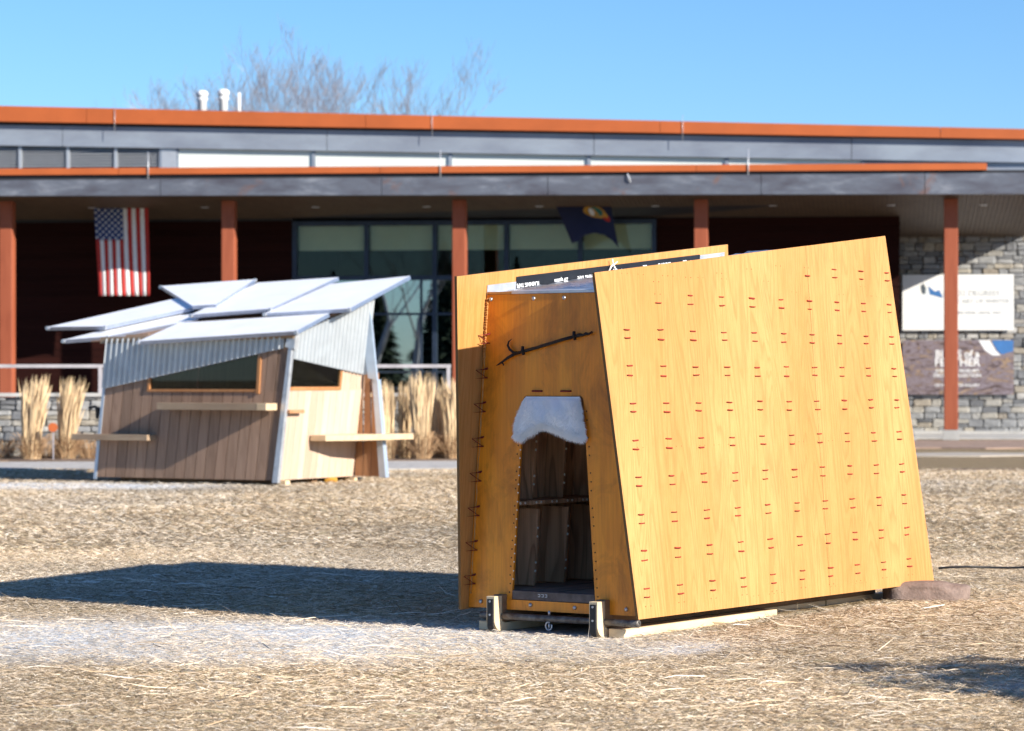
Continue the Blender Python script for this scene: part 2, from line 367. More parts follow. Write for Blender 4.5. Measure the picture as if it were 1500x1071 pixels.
strip('planting_bed', [(-60,51.4),(-2.8,51.5),(4,53.4),(6,55),(6,56.2),(-60,55.2)], 'soil', .03, 'bare planting bed in front of the stone retaining wall')
strip('worn_path', [(6.4,55.6),(60,57.5),(60,59.6),(6.4,57.8)], 'worn', .018, 'worn pale grey path across the lawn in front of the porch')
strip('bark_strip', [(6.6,61.5),(60,64),(60,70),(7.2,69)], 'bark_bed', .026, 'brown bark strip in front of the porch')
strip('dark_mulch', [(6.9,46.6),(8.6,46.9),(9.6,47.7),(7.4,47.5)], 'soil', .018, 'dark mulch patch behind the stitched plywood panel')

def grass(name, n_per, y0, y1, lmin, lmax, w, tilt, seed, label, segs=2):
    r = np.random.default_rng(seed)
    A = []
    ys = np.linspace(y0, y1, 40)
    hw = .185*ys+1.5
    area = float(np.mean(2*hw)*(y1-y0)); n = int(area*n_per)
    y = r.uniform(y0, y1, n*2); keep = r.uniform(0, .185*y1+1.5, n*2) < .185*y+1.5; y = y[keep][:n]; n = len(y)
    x = r.uniform(-1, 1, n)*(.185*y+1.5)
    f = frost_py(x, y); cl = vnoise(x*1.6, y*1.6, 11)
    keep = r.uniform(0,1,n) > np.clip(f*.85+.10*cl, 0, .88); x, y, f, cl = x[keep], y[keep], f[keep], cl[keep]
    # nothing grows under the sled
    rx, ry = x-.245, y-16.94; a = R_(35.3); lx = rx*math.cos(a)-ry*math.sin(a); ly = rx*math.sin(a)+ry*math.cos(a)
    k2 = ~((np.abs(lx) < .56) & (ly > -.1) & (ly < 3.4)); x, y, f, cl = x[k2], y[k2], f[k2], cl[k2]
    n = len(x); ang = r.uniform(0, 2*math.pi, n)
    flat = r.uniform(0,1,n) < .68; ang[flat] = r.choice([0, math.pi], flat.sum())+r.normal(.08,.30,flat.sum())
    ln = r.uniform(lmin, lmax, n)*(1+.35*np.clip(cl,-1,1)); el = np.abs(r.normal(0, tilt, n))+.06; curl = r.normal(-.35,.5,n)
    wd = w*r.uniform(.6,1.4,n)*(y/(y0+1))**.6
    d = np.stack([np.cos(ang)*np.cos(el), np.sin(ang)*np.cos(el), np.sin(el)], 1)
    side = np.stack([-np.sin(ang), np.cos(ang), r.normal(0,.8,n)], 1); side /= np.linalg.norm(side, axis=1)[:,None]
    z0 = ground_z(x, y)+r.uniform(0,.010,n)
    P0 = np.stack([x,y,z0],1); P1 = P0+d*(ln*.55)[:,None]
    d2 = d.copy(); d2[:,2] += curl; d2 /= np.linalg.norm(d2,axis=1)[:,None]
    bend = np.stack([-np.sin(ang), np.cos(ang), np.zeros(n)],1)*r.normal(0,.35,n)[:,None]
    P2 = P1+(d2+bend)*(ln*.45)[:,None]; P2[:,2] = np.maximum(P2[:,2], z0+.002)
    h = (side*wd[:,None]*.5)
    V = np.stack([P0-h, P0+h, P1+h, P1-h, P2], 1).reshape(-1,3)
    base = np.arange(n)*5
    Q = np.stack([base, base+1, base+2, base+3],1); T = np.stack([base+3, base+2, base+4],1)
    me = bpy.data.meshes.new(name); me.vertices.add(len(V)); me.vertices.foreach_set('co', V.ravel())
    lv = np.concatenate([Q.ravel(), T.ravel()]); me.loops.add(len(lv)); me.loops.foreach_set('vertex_index', lv)
    me.polygons.add(2*n); me.polygons.foreach_set('loop_start', np.concatenate([np.arange(n)*4, 4*n+np.arange(n)*3]))
    me.update(); me.validate()
    pal = np.array([(.62,.48,.30),(.74,.60,.41),(.46,.33,.19),(.82,.73,.57),(.25,.18,.11),(.33,.28,.16),(.54,.40,.25)])
    pr = np.array([.25,.20,.17,.11,.11,.06,.10]); c = pal[r.choice(len(pal), n, p=pr)]*r.uniform(.85,1.12,n)[:,None]*np.array([1.0,1.0,1.06])
    big = vnoise(x*.8, y*.8, 31); big2 = vnoise(x*.55, y*.45, 33)
    c *= (1+.36*np.clip(big,-1,1))[:,None]; c = c*(1-np.clip(big2,0,.6)[:,None]*.55)+c.mean(1)[:,None]*np.array([1.02,1.0,.94])*(np.clip(big2,0,.6)[:,None]*.55)
    ff = (np.clip(f,0,1)*r.uniform(.0,.9,n))[:,None]; c = c*(1-ff)+np.array([.72,.73,.74])*ff
    C = np.repeat(np.concatenate([c, np.ones((n,1))],1), 5, axis=0)
    at = me.color_attributes.new('tint', 'FLOAT_COLOR', 'POINT'); at.data.foreach_set('color', C.ravel().astype(np.float32))
    me.materials.append(M['blade'])
    tag(link(bpy.data.objects.new(name, me)), label, 'grass', kind='stuff')
grass('dry_grass', 5400, 11.2, 25, .018, .065, .0018, .20, 1, 'short matted straw coloured turf blades in the foreground')
grass('distant_dry_grass', 680, 25, 47.5, .04, .095, .0045, .20, 2, 'dry turf blades of the lawn around the kiosk')
grass('loose_straw', 50, 11.2, 22, .12, .36, .0048, .02, 3, 'long loose straws lying flat on the lawn')

# ------------------------------------------------------------------ stitched plywood shelter on a sled
SH = Frame((.245, 16.94, 0), R_(35.3))
sh = empty('sled_shelter', SH.O, -SH.a)
tag(sh, 'orange plywood shelter on wooden runners with red stitched sides and a low open door', 'shelter')
K = .0728
def wx(z): return .63-K*(z-.105)                 # half width at height z
def side_panel(s, pts, split=None):
    """pts: (u,z) outline of one leaning side sheet; its own origin at the foot, x=u, z=height in the sheet"""
    b = MB(); poly = [(s*wx(z), u, z) for u, z in pts]
    nrm = Vector((s, 0, K)).normalized()*.018
    b.prism(poly, nrm); return b
UB = 2.205
def ztop(u): return 2.115+.361*(u+.31)/3.61
ufront = lambda z: -.068-.242*(z-.105)/2.01
uback = lambda z: 3.69-.39*(z-.105)/2.371
PR = [(-.068,.105),(3.69,.105),(3.30,2.476),(-.31,2.115)]
pr = empty('side_panel', (0,0,0)); pr.parent = sh
# two plywood sheets butted with a hairline seam
useam = lambda z: 2.218-.016*(z-.4)
zz = ztop(2.19)
a_ = side_panel(1, [(-.068,.105),(useam(.105)-.0012,.105),(useam(zz)-.0012,zz),(-.31,2.115)]).build('plywood_sheet', M['ply'], pr)
b_ = side_panel(1, [(useam(.105)+.0012,.105),(3.69,.105),(3.30,2.476),(useam(zz)+.0012,ztop(useam(zz)))]).build('plywood_sheet', M['ply2'], pr)
def recolor_edges(o, s):
    me = o.data; me.materials.append(M['ply_edge'])
    for p in me.polygons:
        if abs(p.normal.x) < .8: p.material_index = 1
recolor_edges(a_, 1); recolor_edges(b_, 1)
pl_ = side_panel(-1, [(-.068,.105),(3.2,.105),(2.785,2.425),(-.31,2.115)]).build('side_panel', M['ply'], sh); recolor_edges(pl_, -1)
# stitches: one cord loop lying on the sheet
sb = MB(); w = .030
sb.tube([(-.002,-w,0),(.0035,-w*.92,0),(.0045,-w*.4,0),(.0045,w*.4,0),(.0035,w*.92,0),(-.002,w,0)], .0041, 6)
hb = MB(); hb.disc((.0,-w,0),(1,0,0),.0045,.0016,8); hb.disc((.0,w,0),(1,0,0),.0045,.0016,8)
st_mesh = fixn(mesh('stitch', sb.V, sb.F, M['redcord'], True)); ho_mesh = fixn(mesh('lace_hole', hb.V, hb.F, M['hole']))
tilt = math.atan(K)
def stitch(u, z):
    o = link(bpy.data.objects.new('stitch', st_mesh), pr); off = .0185
    o.location = (wx(z)+off*math.cos(tilt), u, z+off*math.sin(tilt)); o.rotation_euler = (random.uniform(-.06,.06), -tilt, 0); o.scale = (random.uniform(.8,1.5), random.uniform(.74,1.06), random.uniform(.75,1.25))
allholes = MB()
def holes(u, z, r=.005):
    q = .0187
    for du in (-.029, .029):
        allholes.disc((wx(z)+q*math.cos(tilt), u+du, z+q*math.sin(tilt)), (1,0,K), r, .0008, 7)
for j in range(10):
    u0 = .04+j*.3665
    for i in range(8):
        z = .281+i*.2158; u = u0-.030*(z-.28)
        for dz in (.0, -.053):
            uu, z2 = u+random.uniform(-.004,.004), z+dz+random.uniform(-.004,.004)
            stitch(uu, z2); holes(uu, z2, .0046)
    z = .281+8*.2158; u = u0-.03*(z-.28)
    if j >= 2: stitch(u, z)
    if j >= 1: stitch(u, z-.053)
    if j == 1: holes(u, z, .003)
    z = .281+9*.2158; u = u0-.03*(z-.28)
    if j >= 7: stitch(u, z)
    if j >= 6: stitch(u, z-.053)
    if 1 <= j <= 8: holes(u, min(z, ztop(u)-.10), .003)
    holes(u0+.004, .175, .003)
    for q_ in range(3): holes(u0+random.uniform(-.05,.15), random.choice([2.06,2.12,.16,1.1]), .0022)
ah = allholes.build('drill_hole', M['hole'], pr); tag(ah, kind='stuff')
# front plate with a tapered door
top_z, bot_z = 2.013, .118
def dx(z): return .302-.087*(z-.172)/1.23
b = MB(); th = .018
def fpoly(pts): b.prism([(x, 0, z) for x, z in pts], (0, th, 0))
DT, DB = 1.402, .172
fpoly([(-wx(bot_z)+.004,bot_z),(wx(bot_z)-.004,bot_z),(wx(DB)-.004,DB),(-wx(DB)+.004,DB)])
fpoly([(-wx(DB)+.004,DB),(-dx(DB),DB),(-dx(DT-.02),DT-.02),(-wx(DT-.02)+.004,DT-.02)])
fpoly([(dx(DB),DB),(wx(DB)-.004,DB),(wx(DT-.02)-.004,DT-.02),(dx(DT-.02),DT-.02)])
fpoly([(-wx(DT-.02)+.004,DT-.02),(-dx(DT-.02),DT-.02),(-dx(DT)+.007,DT-.005),(-dx(DT)+.022,DT),(dx(DT)-.022,DT),(dx(DT)-.007,DT-.005),(dx(DT-.02),DT-.02),(wx(DT-.02)-.004,DT-.02),(wx(top_z)-.004,top_z),(-wx(top_z)+.004,top_z)])
fpl = b.build('front_panel', M['front'], sh)
b = MB(); b.prism([(-.335,-.006,.116),(.335,-.006,.116),(.335,-.006,.176),(-.335,-.006,.176)], (0,.005,0)); b.build('door_sill_board', M['front'], sh)
b = MB(); b.box(-.298,.298,-.002,.05,.178,.232); b.build('threshold', M['sill'], sh, bevel=.003)
# scratched mark on the sill
b = MB()
for x, h in ((-.10,.014),(-.075,.014),(-.05,.014)):
    b.box(x-.008,x+.008,-.0034,-.0026,.20,.203); b.box(x-.008,x+.008,-.0034,-.0026,.20+h,.203+h); b.box(x+.005,x+.008,-.0034,-.0026,.203,.20+h)
b.build('scratched_mark', M['flash'], sh)
# interior: floor boards, ribs on the far wall, shelf, back wall
for i in range(9):
    x0 = -.60+i*.134; b = MB(); b.box(x0,x0+.13,.052,3.25,.175,.222+.003*(i%2)); b.build('floor_board', M['floor_in'], sh)
for i in range(10):
    u = .06+i*.33
    for (z0, z1, dep) in ((.232,.735,.20),(.765,2.03+.115*u,.15)):
        b = MB(); xa0, xa1 = -wx(z0)+.004, -wx(z1)+.004
        b.hexa([(xa0,u,z0),(xa0+dep,u,z0),(xa0+dep,u+.02,z0),(xa0,u+.02,z0),(xa1,u,z1-.03),(xa1+dep,u,z1-.03),(xa1+dep,u+.02,z1-.03),(xa1,u+.02,z1-.03)])
        rib = b.build('rib', M['inner'], sh)
        kb = MB()
        for zk in np.arange(z0+.09, z1-.05, .213):
            for d_ in (0,.052):
                zc = zk+d_
                if zc > z1-.05: continue
                xc = -wx(zc)+.004+dep
                kb.tube([(xc-.004,u+.01,zc),(xc+.005,u+.01,zc),(xc+.008,u+.01,zc)],[.008,.0085,.004],6)
        if i < 4: tag(kb.build('cord_knot', M['pale_peg'], rib, True), kind='stuff')
b = MB(); b.box(-.585,-.345,.03,3.25,.735,.762)
shelf = b.build('shelf', M['inner'], sh, bevel=.003)
kb = MB()
for u in np.arange(.15,2.0,.17):
    for d_ in (0,.05): kb.disc((-.3452,u+d_,.7485),(1,0,0),.008,.004,8)
tag(kb.build('cord_knot', M['pale_peg'], shelf), kind='stuff')
b = MB(); b.prism([(-wx(.18),3.26,.18),(wx(.18)-.02,3.26,.18),(wx(2.36)-.02,3.26,2.36),(-wx(2.36),3.26,2.36)],(0,.02,0)); b.build('back_panel', M['inner'], sh)
for s in (1,-1):
    b = MB(); b.prism([(s*(wx(.18)-.003),.03,.18),(s*(wx(.18)-.003),3.1,.18),(s*(wx(2.3)-.003),3.1,2.3),(s*(wx(1.99)-.003),.03,1.99)],(-s*.006,0,0)); b.build('lining_panel', M['inner'], sh)
# roof: foil covered deck, drip strip, tape along the upstand
rz = lambda u: 2.02+.118*u
b = MB(); nu, nx_ = 60, 16; V = []; Fc = []
for i in range(nu+1):
    u = .055+3.15*i/nu
    for j in range(nx_+1):
        x = (-1+2*j/nx_)*(wx(rz(u))-.006); V.append((x, u, rz(u)+.007*math.sin(u*31+x*5)*math.cos(x*19+u*4)+.004*random.uniform(-1,1)))
for i in range(nu):
    for j in range(nx_): k = i*(nx_+1)+j; Fc.append((k,k+1,k+nx_+2,k+nx_+1))
link(bpy.data.objects.new('roof_membrane', mesh('roof_membrane', V, Fc, M['foil'], True)), sh)
b = MB(); b.hexa([(-.47,.02,1.99),(.47,.02,1.99),(.45,3.2,rz(3.2)-.04),(-.45,3.2,rz(3.2)-.04),(-.47,.02,2.005),(.47,.02,2.005),(.45,3.2,rz(3.2)-.015),(-.45,3.2,rz(3.2)-.015)]); b.build('roof_deck', M['inner'], sh)
b = MB(); b.hexa([(-.30,-.004,top_z+.002),(.485,-.004,top_z+.002),(.485,.05,top_z+.002),(-.30,.05,top_z+.002),(-.30,-.004,top_z+.018),(.485,-.004,top_z+.018),(.485,.06,top_z+.026),(-.30,.06,top_z+.026)]); b.build('drip_strip', M['flash'], sh)
b = MB(); b.box(-.48,-.302,-.004,.05,top_z+.002,top_z+.016); b.build('edge_batten', M['ply'], sh)
def tape(u0, u1, mat, z0, z1, name):
    b = MB(); f = lambda u, z: (-wx(z)+.0035, u, z)
    b.prism([f(u0,ztop(u0)-z1),f(u1,ztop(u1)-z1),f(u1,ztop(u1)-z0),f(u0,ztop(u0)-z0)],(.0025,0,0)); return b.build(name, M[mat], sh)
tp = tape(.30,2.42,'tape',.045,.125,'flashing_tape'); tape(2.425,2.74,'flash',.05,.10,'flashing_strip'); tape(.0,.297,'flash',.075,.14,'flashing_strip')
_txt = {}
def text_mesh(s, size, bold=False):
    c = bpy.data.curves.new('lettering', 'FONT'); c.body = s; c.size = size; c.align_x = 'CENTER'; c.align_y = 'CENTER'; c.extrude = .0012 if size < .1 else .004
    if bold: c.offset = size*.018
    o = bpy.data.objects.new('tmp', c); col.objects.link(o)
    dg = bpy.context.evaluated_depsgraph_get(); me = bpy.data.meshes.new_from_object(o.evaluated_get(dg)); bpy.data.objects.remove(o)
    return me
def lettering(s, size, mat, parent, loc, rot, bold=False):
    me = text_mesh(s, size, bold); me.materials.clear(); me.materials.append(mat); me.name = 'lettering'
    o = link(bpy.data.objects.new('lettering', me), parent); o.location = loc; o.rotation_euler = rot; return o
slope = math.atan(.1)
for u, s, flip in ((.42,'FLASHING TAPE',1),(.78,'ZIP system',1),(1.08,'FLASHING TAPE',1),(1.44,'ZIP system',0),(1.74,'ZIP',0),(1.98,'FLASHING',0),(2.28,'ZIP system',0)):
    z = ztop(u)-(.085 if not flip else .10); m_ = (Matrix.Translation((-wx(z)+.0085,u,z)) @ Matrix.Rotation(slope,4,'X') @ Matrix.Rotation(R_(90),4,'Z') @ Matrix.Rotation(R_(90),4,'X') @ Matrix.Rotation(math.pi if flip else 0,4,'Z'))
    o = lettering(s, .034, M['white'], tp, (0,0,0), (0,0,0), True); o.matrix_local = m_
# knotted string on the tape
b = MB(); z = ztop(1.33)-.05
b.tube([(-wx(z)+.02,1.29,z-.04),(-wx(z)+.03,1.31,z),(-wx(z)+.03,1.33,z+.01),(-wx(z)+.03,1.35,z-.01),(-wx(z)+.02,1.38,z-.045)],.006,6); b.tube([(-wx(z)+.03,1.33,z+.01),(-wx(z)+.03,1.32,z+.045)],.005,6); b.tube([(-wx(z)+.03,1.33,z+.005),(-wx(z)+.03,1.38,z+.03)],.004,6)
b.build('string_knot', M['pale_peg'], sh, True)
# jagged joint filler and red lacing along the left joint
b = MB(); zs = np.arange(.2,2.0,.02)
b.tube([(-wx(z)+.018+random.uniform(-.003,.003), -.003, z) for z in zs],[random.uniform(.002,.006) for _ in zs],5); b.build('joint_filler', M['ply'], sh, True)
b = MB()
for k in range(26):
    z = 1.62+k*.0145; b.tube([(-wx(z)+.006,-.006,z),(-wx(z)+.022,-.008,z+random.uniform(-.006,.01))],.006,5)
b.build('frayed_edge', M['ply'], sh)
for z in (1.745,1.535,1.33,1.12,.91,.70,.49,.285):
    b = MB(); x = -wx(z); a1 = (x+.004,-.055,z); 
    P = [(x+.045,-.003,z+.028),(x+.002,-.06,z+.022),(x+.045,-.003,z-.028),(x+.002,-.062,z-.03),(x+.045,-.003,z-.024)]
    b.tube(P,.0042,6); b.tube([(x+.028,-.004,z+.03),(x+.05,-.004,z+.034)],.004,6)
    b.build('lacing_cord', M['cordshade'], sh, True)
for x in (-.115,.092):
    b = MB(); b.tube([(x-.036,.001,1.431),(x-.03,-.009,1.431),(x+.03,-.009,1.431),(x+.036,.001,1.431)],.006,6); b.build('stitch', M['cordshade'], sh, True)
for x, z in ((-.455,1.985),(-.14,1.985),(.08,1.985),(-.16,.15),(.16,.148),(-.53,.155),(.52,.155)):
    b = MB(); b.tube([(x,-.002,z),(x,-.008,z),(x,-.012,z)],[.013,.012,.006],12)
    if abs(x) < .2 and z < 1: 
        b = MB(); b.tube([(x,-.006,z),(x,-.012,z),(x,-.016,z)],[.013,.012,.006],12)
    b.build('bolt_head', M['bolt'], sh, True)
b = MB()
for z in np.arange(.22,1.36,.052):
    if random.random() < .35: continue
    for s in (-1,1): b.disc((s*(dx(z)+.018+random.uniform(-.002,.004)),-.0002,z),(0,-1,0),.005,.0008,7)
tag(b.build('peg_hole', M['hole'], sh), kind='stuff')
b = MB()
for z in np.arange(.3,1.1,.104):
    for d_ in (0,.05): b.disc((-dx(z+d_)+.002,-.0002,z+d_),(0,-1,0),.0045,.003,7)
tag(b.build('door_edge_pegs', M['pale_peg'], sh), kind='stuff')
# runners, upright blocks, rails, tow pipe
for s in (-1,1):
    x = s*.37; o_ = []
    pts = [(-.125,.212),(-.125,.076)]+[(-.125+.075*(1-math.cos(t)),.075-.075*math.sin(t)) for t in np.linspace(.2,math.pi/2,6)]+[(2.6,.0),(2.6,.05),(-.02,.05),(-.048,.078),(-.048,.212)]
    b = MB(); b.prism([(x-.030,u,z-.012) for u, z in pts],(.060,0,0)); b.build('runner', M['raw'], sh, bevel=.002)
    b = MB(); sp = [(-.131,.195),(-.131,.06)]+[(-.131+.055*(1-math.cos(t)),.045-.055*math.sin(t)) for t in np.linspace(.2,1.3,5)]
    sp2 = [(u+.006,z+.001) for u, z in sp]
    b.prism([(x-.020,u,z-.012) for u, z in sp]+[(x-.020,u,z-.012) for u, z in reversed(sp2)],(.040,0,0)); stp = b.build('metal_strap', M['black'], sh)
    bb = MB()
    for z in (.17,.09): bb.disc((x,-.131,z),(0,-1,0),.007,.004,8)
    bb.build('strap_screw', M['bolt'], stp)
    b = MB(); b.box(x-.033,x+.033,-.0475,.045,.045,.206); b.build('upright_block', M['brownwood'], sh, bevel=.003)
    b = MB(); b.box(x-.032,x+.032,.047,3.3,.040,.116); b.build('sled_beam', M['brownwood'], sh, bevel=.003)
    b = MB(); b.box(x-.03,x+.03,2.62,3.5,-.005,.038); b.build('tail_block', M['raw'], sh)
    b = MB(); xo = s*.47; b.box(xo-.055,xo+.055,-.03,1.75,-.012,.040); b.build('runner_sole', M['raw'], sh, bevel=.003)  # wide sole added outboard so the pale strip catches the sun
    b = MB(); b.box(s*.545-.03,s*.545+.03,.03,3.4,.125,.17); b.build('side_rail', M['brownwood'], sh, bevel=.003)
b = MB(); N_ = 26
xs_ = np.linspace(-.50,.63,N_); b.tube([(x,-.04,.078) for x in xs_],[.0205+random.uniform(-.001,.001) for _ in xs_],14,cap=False)
b.tube([(.585,-.04,.078),(.63,-.04,.078),(.632,-.04,.078),(.632,-.04,.078),(.60,-.04,.078)],[.0235,.0235,.0225,.016,.015],14,cap=False)
b.build('tow_pipe', M['pipe'], sh, True)
b = MB(); b.tube([(0,-.04,.10),(0,-.04,.125)],.008,8); ring = [(.022*math.cos(t)+.0,-.045,.035+.024*math.sin(t)) for t in np.linspace(1.2,1.2+5.6,16)]; b.tube(ring,.006,6); b.tube([(0,-.04,.06),(.004,-.05,.02)],.006,6)
b.build('eye_bolt', M['bolt'], sh, True)
# ---- forged ice pike leaning on the pegs of the front panel
def fz(zx, zy): px, py = 660+zx*.28, 340+zy*.28; return ((px-811.1)*.00494, 1.402+(580-py)*.00405)
def sw(p): x, z = p; return SH.O+SH.Rt*x-SH.U*.022+Vector((0,0,z))
pk = empty('iron_pike', SH.O+Vector((0,0,1.6)), -SH.a); tag(pk, 'black forged iron hook pike hung across the front above the door', 'pike')
def lp(pts): return [(fz(*p)[0], -.022, fz(*p)[1]-1.6) for p in pts]
b = MB(); b.tube(lp([(668,545),(600,562),(530,583),(460,604),(400,620),(345,637)]),.010,8); b.build('shaft', M['iron'], pk, True)
b = MB(); b.tube(lp([(345,637),(312,655),(285,675),(262,690),(248,698)]),[.010,.009,.007,.005,.001],8); b.tube(lp([(280,680),(288,690),(290,699)]),[.005,.004,.001],6); b.build('point', M['iron'], pk, True)
b = MB(); b.tube(lp([(372,630),(345,630),(322,612),(311,590),(316,570),(334,556)]),[.009,.0085,.008,.007,.005,.001],8); b.build('hook', M['iron'], pk, True)
b = MB(); b.tube(lp([(668,545),(690,538),(705,540),(720,532),(735,534),(752,524)]),[.010,.012,.007,.010,.006,.007],8); b.build('socket', M['iron'], pk, True)
for c in ((662,541),(393,617)):
    x, z = fz(*c); b = MB(); b.tube([(x-.004,-.022,z-1.6+.022),(x,-.03,z-1.6),(x+.004,-.022,z-1.6-.026)],.010,8); b.tube([(x,-.022,z-1.6),(x,.0,z-1.6)],.008,8); b.build('peg', M['iron'], pk, True)
# ---- white pelt hung over the door
pe = empty('fur_pelt', SH.O+Vector((0,0,1.2)), -SH.a); tag(pe, 'white furry pelt hung as a short curtain in the top of the doorway', 'pelt')
out = [(-.205,1.398),(.205,1.398),(.222,1.33),(.228,1.26),(.246,1.205),(.244,1.165),(.222,1.122),(.17,1.128),(.12,1.142),(.06,1.165),(.0,1.192),(-.05,1.202),(-.085,1.185),(-.13,1.165),(-.17,1.145),(-.20,1.124),(-.232,1.120),(-.255,1.15),(-.272,1.185),(-.262,1.24),(-.240,1.30),(-.222,1.36)]
NP = 26
def edge_at(t):      # left/right/bottom along rows
    return t
V = []; Fc = []
def lr(z):
    L = np.interp(-z, [-1.398,-1.36,-1.30,-1.24,-1.185,-1.15,-1.12], [-.205,-.222,-.240,-.262,-.272,-.255,-.232])
    Rr = np.interp(-z, [-1.398,-1.33,-1.26,-1.205,-1.165,-1.122], [.205,.222,.228,.246,.244,.222]); return L, Rr
def zb(x): return .034+np.interp(x, [-.27,-.232,-.20,-.17,-.13,-.085,-.05,0,.06,.12,.17,.222,.246],[1.16,1.12,1.124,1.145,1.165,1.185,1.202,1.192,1.165,1.142,1.128,1.122,1.16])
NX, NZ = 40, 24
def pelt_pt(i, j):
    s = i/NX; t = j/NZ
    xb_ = -.255+.49*s; z = 1.398+(zb(xb_)-1.398)*t; L, Rr = lr(max(z,1.12)); x = (L+(Rr-L)*s)*.95
    bulge = .012+.042*math.sin(min(1,t*1.15)*math.pi*.62)+.008*math.sin(s*9+t*4)+.006*math.sin(s*17-t*6)
    if t < .06: bulge = .004
    edge = min(s,1-s,1-t if t>.5 else 1)*9; bulge *= min(1,.35+edge*.65)
    return Vector((x, -.004-bulge, z-1.2))
for j in range(NZ+1):
    for i in range(NX+1): V.append(pelt_pt(i,j))
for j in range(NZ):
    for i in range(NX): k = j*(NX+1)+i; Fc.append((k,k+1,k+NX+2,k+NX+1))
link(bpy.data.objects.new('hide', mesh('hide', V, Fc, M['hide'], True)), pe)
hb_ = MB()
def hair(p, d, l, w):
    d = d.normalized(); sd_ = d.cross(Vector((0,-1,.2))).normalized()*w; m_ = p+d*l*.6+Vector((0,-.002,0)); e = p+d*l+Vector((random.gauss(0,.003),random.gauss(0,.003),-.003))
    n = len(hb_.V); hb_.V += [tuple(p-sd_),tuple(p+sd_),tuple(m_+sd_*.7),tuple(m_-sd_*.7),tuple(e)]; hb_.F += [(n,n+1,n+2,n+3),(n+3,n+2,n+4)]
for _ in range(9000):
    s = random.random(); t = random.random()
    if random.random() < .5: t = 1-abs(random.gauss(0,.06))
    elif random.random() < .4: s = random.choice([abs(random.gauss(0,.03)),1-abs(random.gauss(0,.03))])
    t = min(max(t,.04),1); s = min(max(s,0),1)
    p = pelt_pt(s*NX, t*NZ); sx = (s-.5)*2
    if abs(sx) > .9 and t < .9: hair(p, Vector((math.copysign(1,sx), -.1, -.5+random.gauss(0,.35))), random.uniform(.012,.034)*min(1,.25+t*1.6), .0012)
    elif t > .9: hair(p, Vector((sx*.7+random.gauss(0,.35), -.05, -1)), random.uniform(.015,.052), .0014)
    else: hair(p, Vector((sx*.5+random.gauss(0,.4), -.35, -.8)), random.uniform(.012,.030)*(1 if t > .06 else .4), .0010)
tag(link(bpy.data.objects.new('fur_strands', mesh('fur_strands', hb_.V, hb_.F, M['fur'])), pe), kind='stuff')
# ---- flat stone under the tail of the sled
def rock(name, c, size, seed, label, mat='rock', cat='stone'):
    r = random.Random(seed); bm = bmesh.new(); bmesh.ops.create_icosphere(bm, subdivisions=4, radius=1)
    ph = [(Vector((r.gauss(0,1),r.gauss(0,1),r.gauss(0,1))), r.uniform(0,6)) for _ in range(9)]
    for v in bm.verts:
        p = v.co.copy(); q = Vector((math.copysign(abs(p.x)**.55,p.x),math.copysign(abs(p.y)**.6,p.y),math.copysign(abs(p.z)**.45,p.z)))
        k = 1+sum(math.sin(a.dot(p)*3.0+o)*.028 for a, o in ph)+.012*math.sin(p.x*23+p.z*11)*math.sin(p.z*19)
        z = q.z*k*(1+.12*p.x if p.z > 0 else 1)
        v.co = Vector((q.x*k*size[0]*(1-.12*max(0,p.z)), q.y*k*size[1], z*size[2]))
    me = bpy.data.meshes.new(name); bm.to_mesh(me); bm.free(); me.materials.append(M[mat]); me.polygons.foreach_set('use_smooth',[True]*len(me.polygons))
    o = link(bpy.data.objects.new(name, me)); o.location = c; tag(o, label, cat); return o
rk = rock('flat_stone', (2.80,19.30,.045), (.285,.20,.085), 5, 'flat reddish brown stone lying on the grass by the rear corner of the stitched shelter'); rk.rotation_euler = (0,0,R_(-6))
b = MB(); pts = [(x, 22.35+.03*math.sin(x*7)+.02*math.sin(x*17),   .024+.006*math.sin(x*11)) for x in np.linspace(3.35,6.5,30)]
b.tube(pts,.009,8); tag(b.build('black_cable', M['black'], None, True), 'thin black cable lying across the lawn behind the flat stone', 'cable')  # thin dark tube laid as a line on the lawn
# unseen shrub added past the right edge to cast a shadow on the straw
eb = empty('evergreen_shrub', (6.0,11.75,0), 0); tag(eb, 'dense round evergreen shrub standing right of the picture edge', 'shrub')
b = MB()
for k in range(7):
    an = k*.9; b.tube([(0,0,-.05),(.25*math.cos(an),.25*math.sin(an),.5),(.7*math.cos(an),.7*math.sin(an),1.3)],[.04,.03,.01],6)
b.build('stem', M['bark'], eb)
b = MB(); r_s = random.Random(77)
for k in range(5200):
    d = Vector((r_s.gauss(0,1),r_s.gauss(0,1),r_s.gauss(0,1))).normalized()*(r_s.random()**.4)
    bump_ = 1+.16*math.sin(d.x*7+1)*math.sin(d.y*6+d.z*5)
    c = Vector((d.x*1.15*bump_, d.y*1.15*bump_, 1.12+d.z*1.05*bump_)); t = Vector((r_s.gauss(0,1),r_s.gauss(0,1),r_s.gauss(.4,1))).normalized(); q = t.orthogonal().normalized()*.03; L = r_s.uniform(.07,.16)
    n = len(b.V); b.V += [tuple(c),tuple(c+t*L*.5-q),tuple(c+t*L),tuple(c+t*L*.5+q)]; b.F.append((n,n+1,n+2,n+3))
link(bpy.data.objects.new('foliage', mesh('foliage', b.V, b.F, M['needle'])), eb)

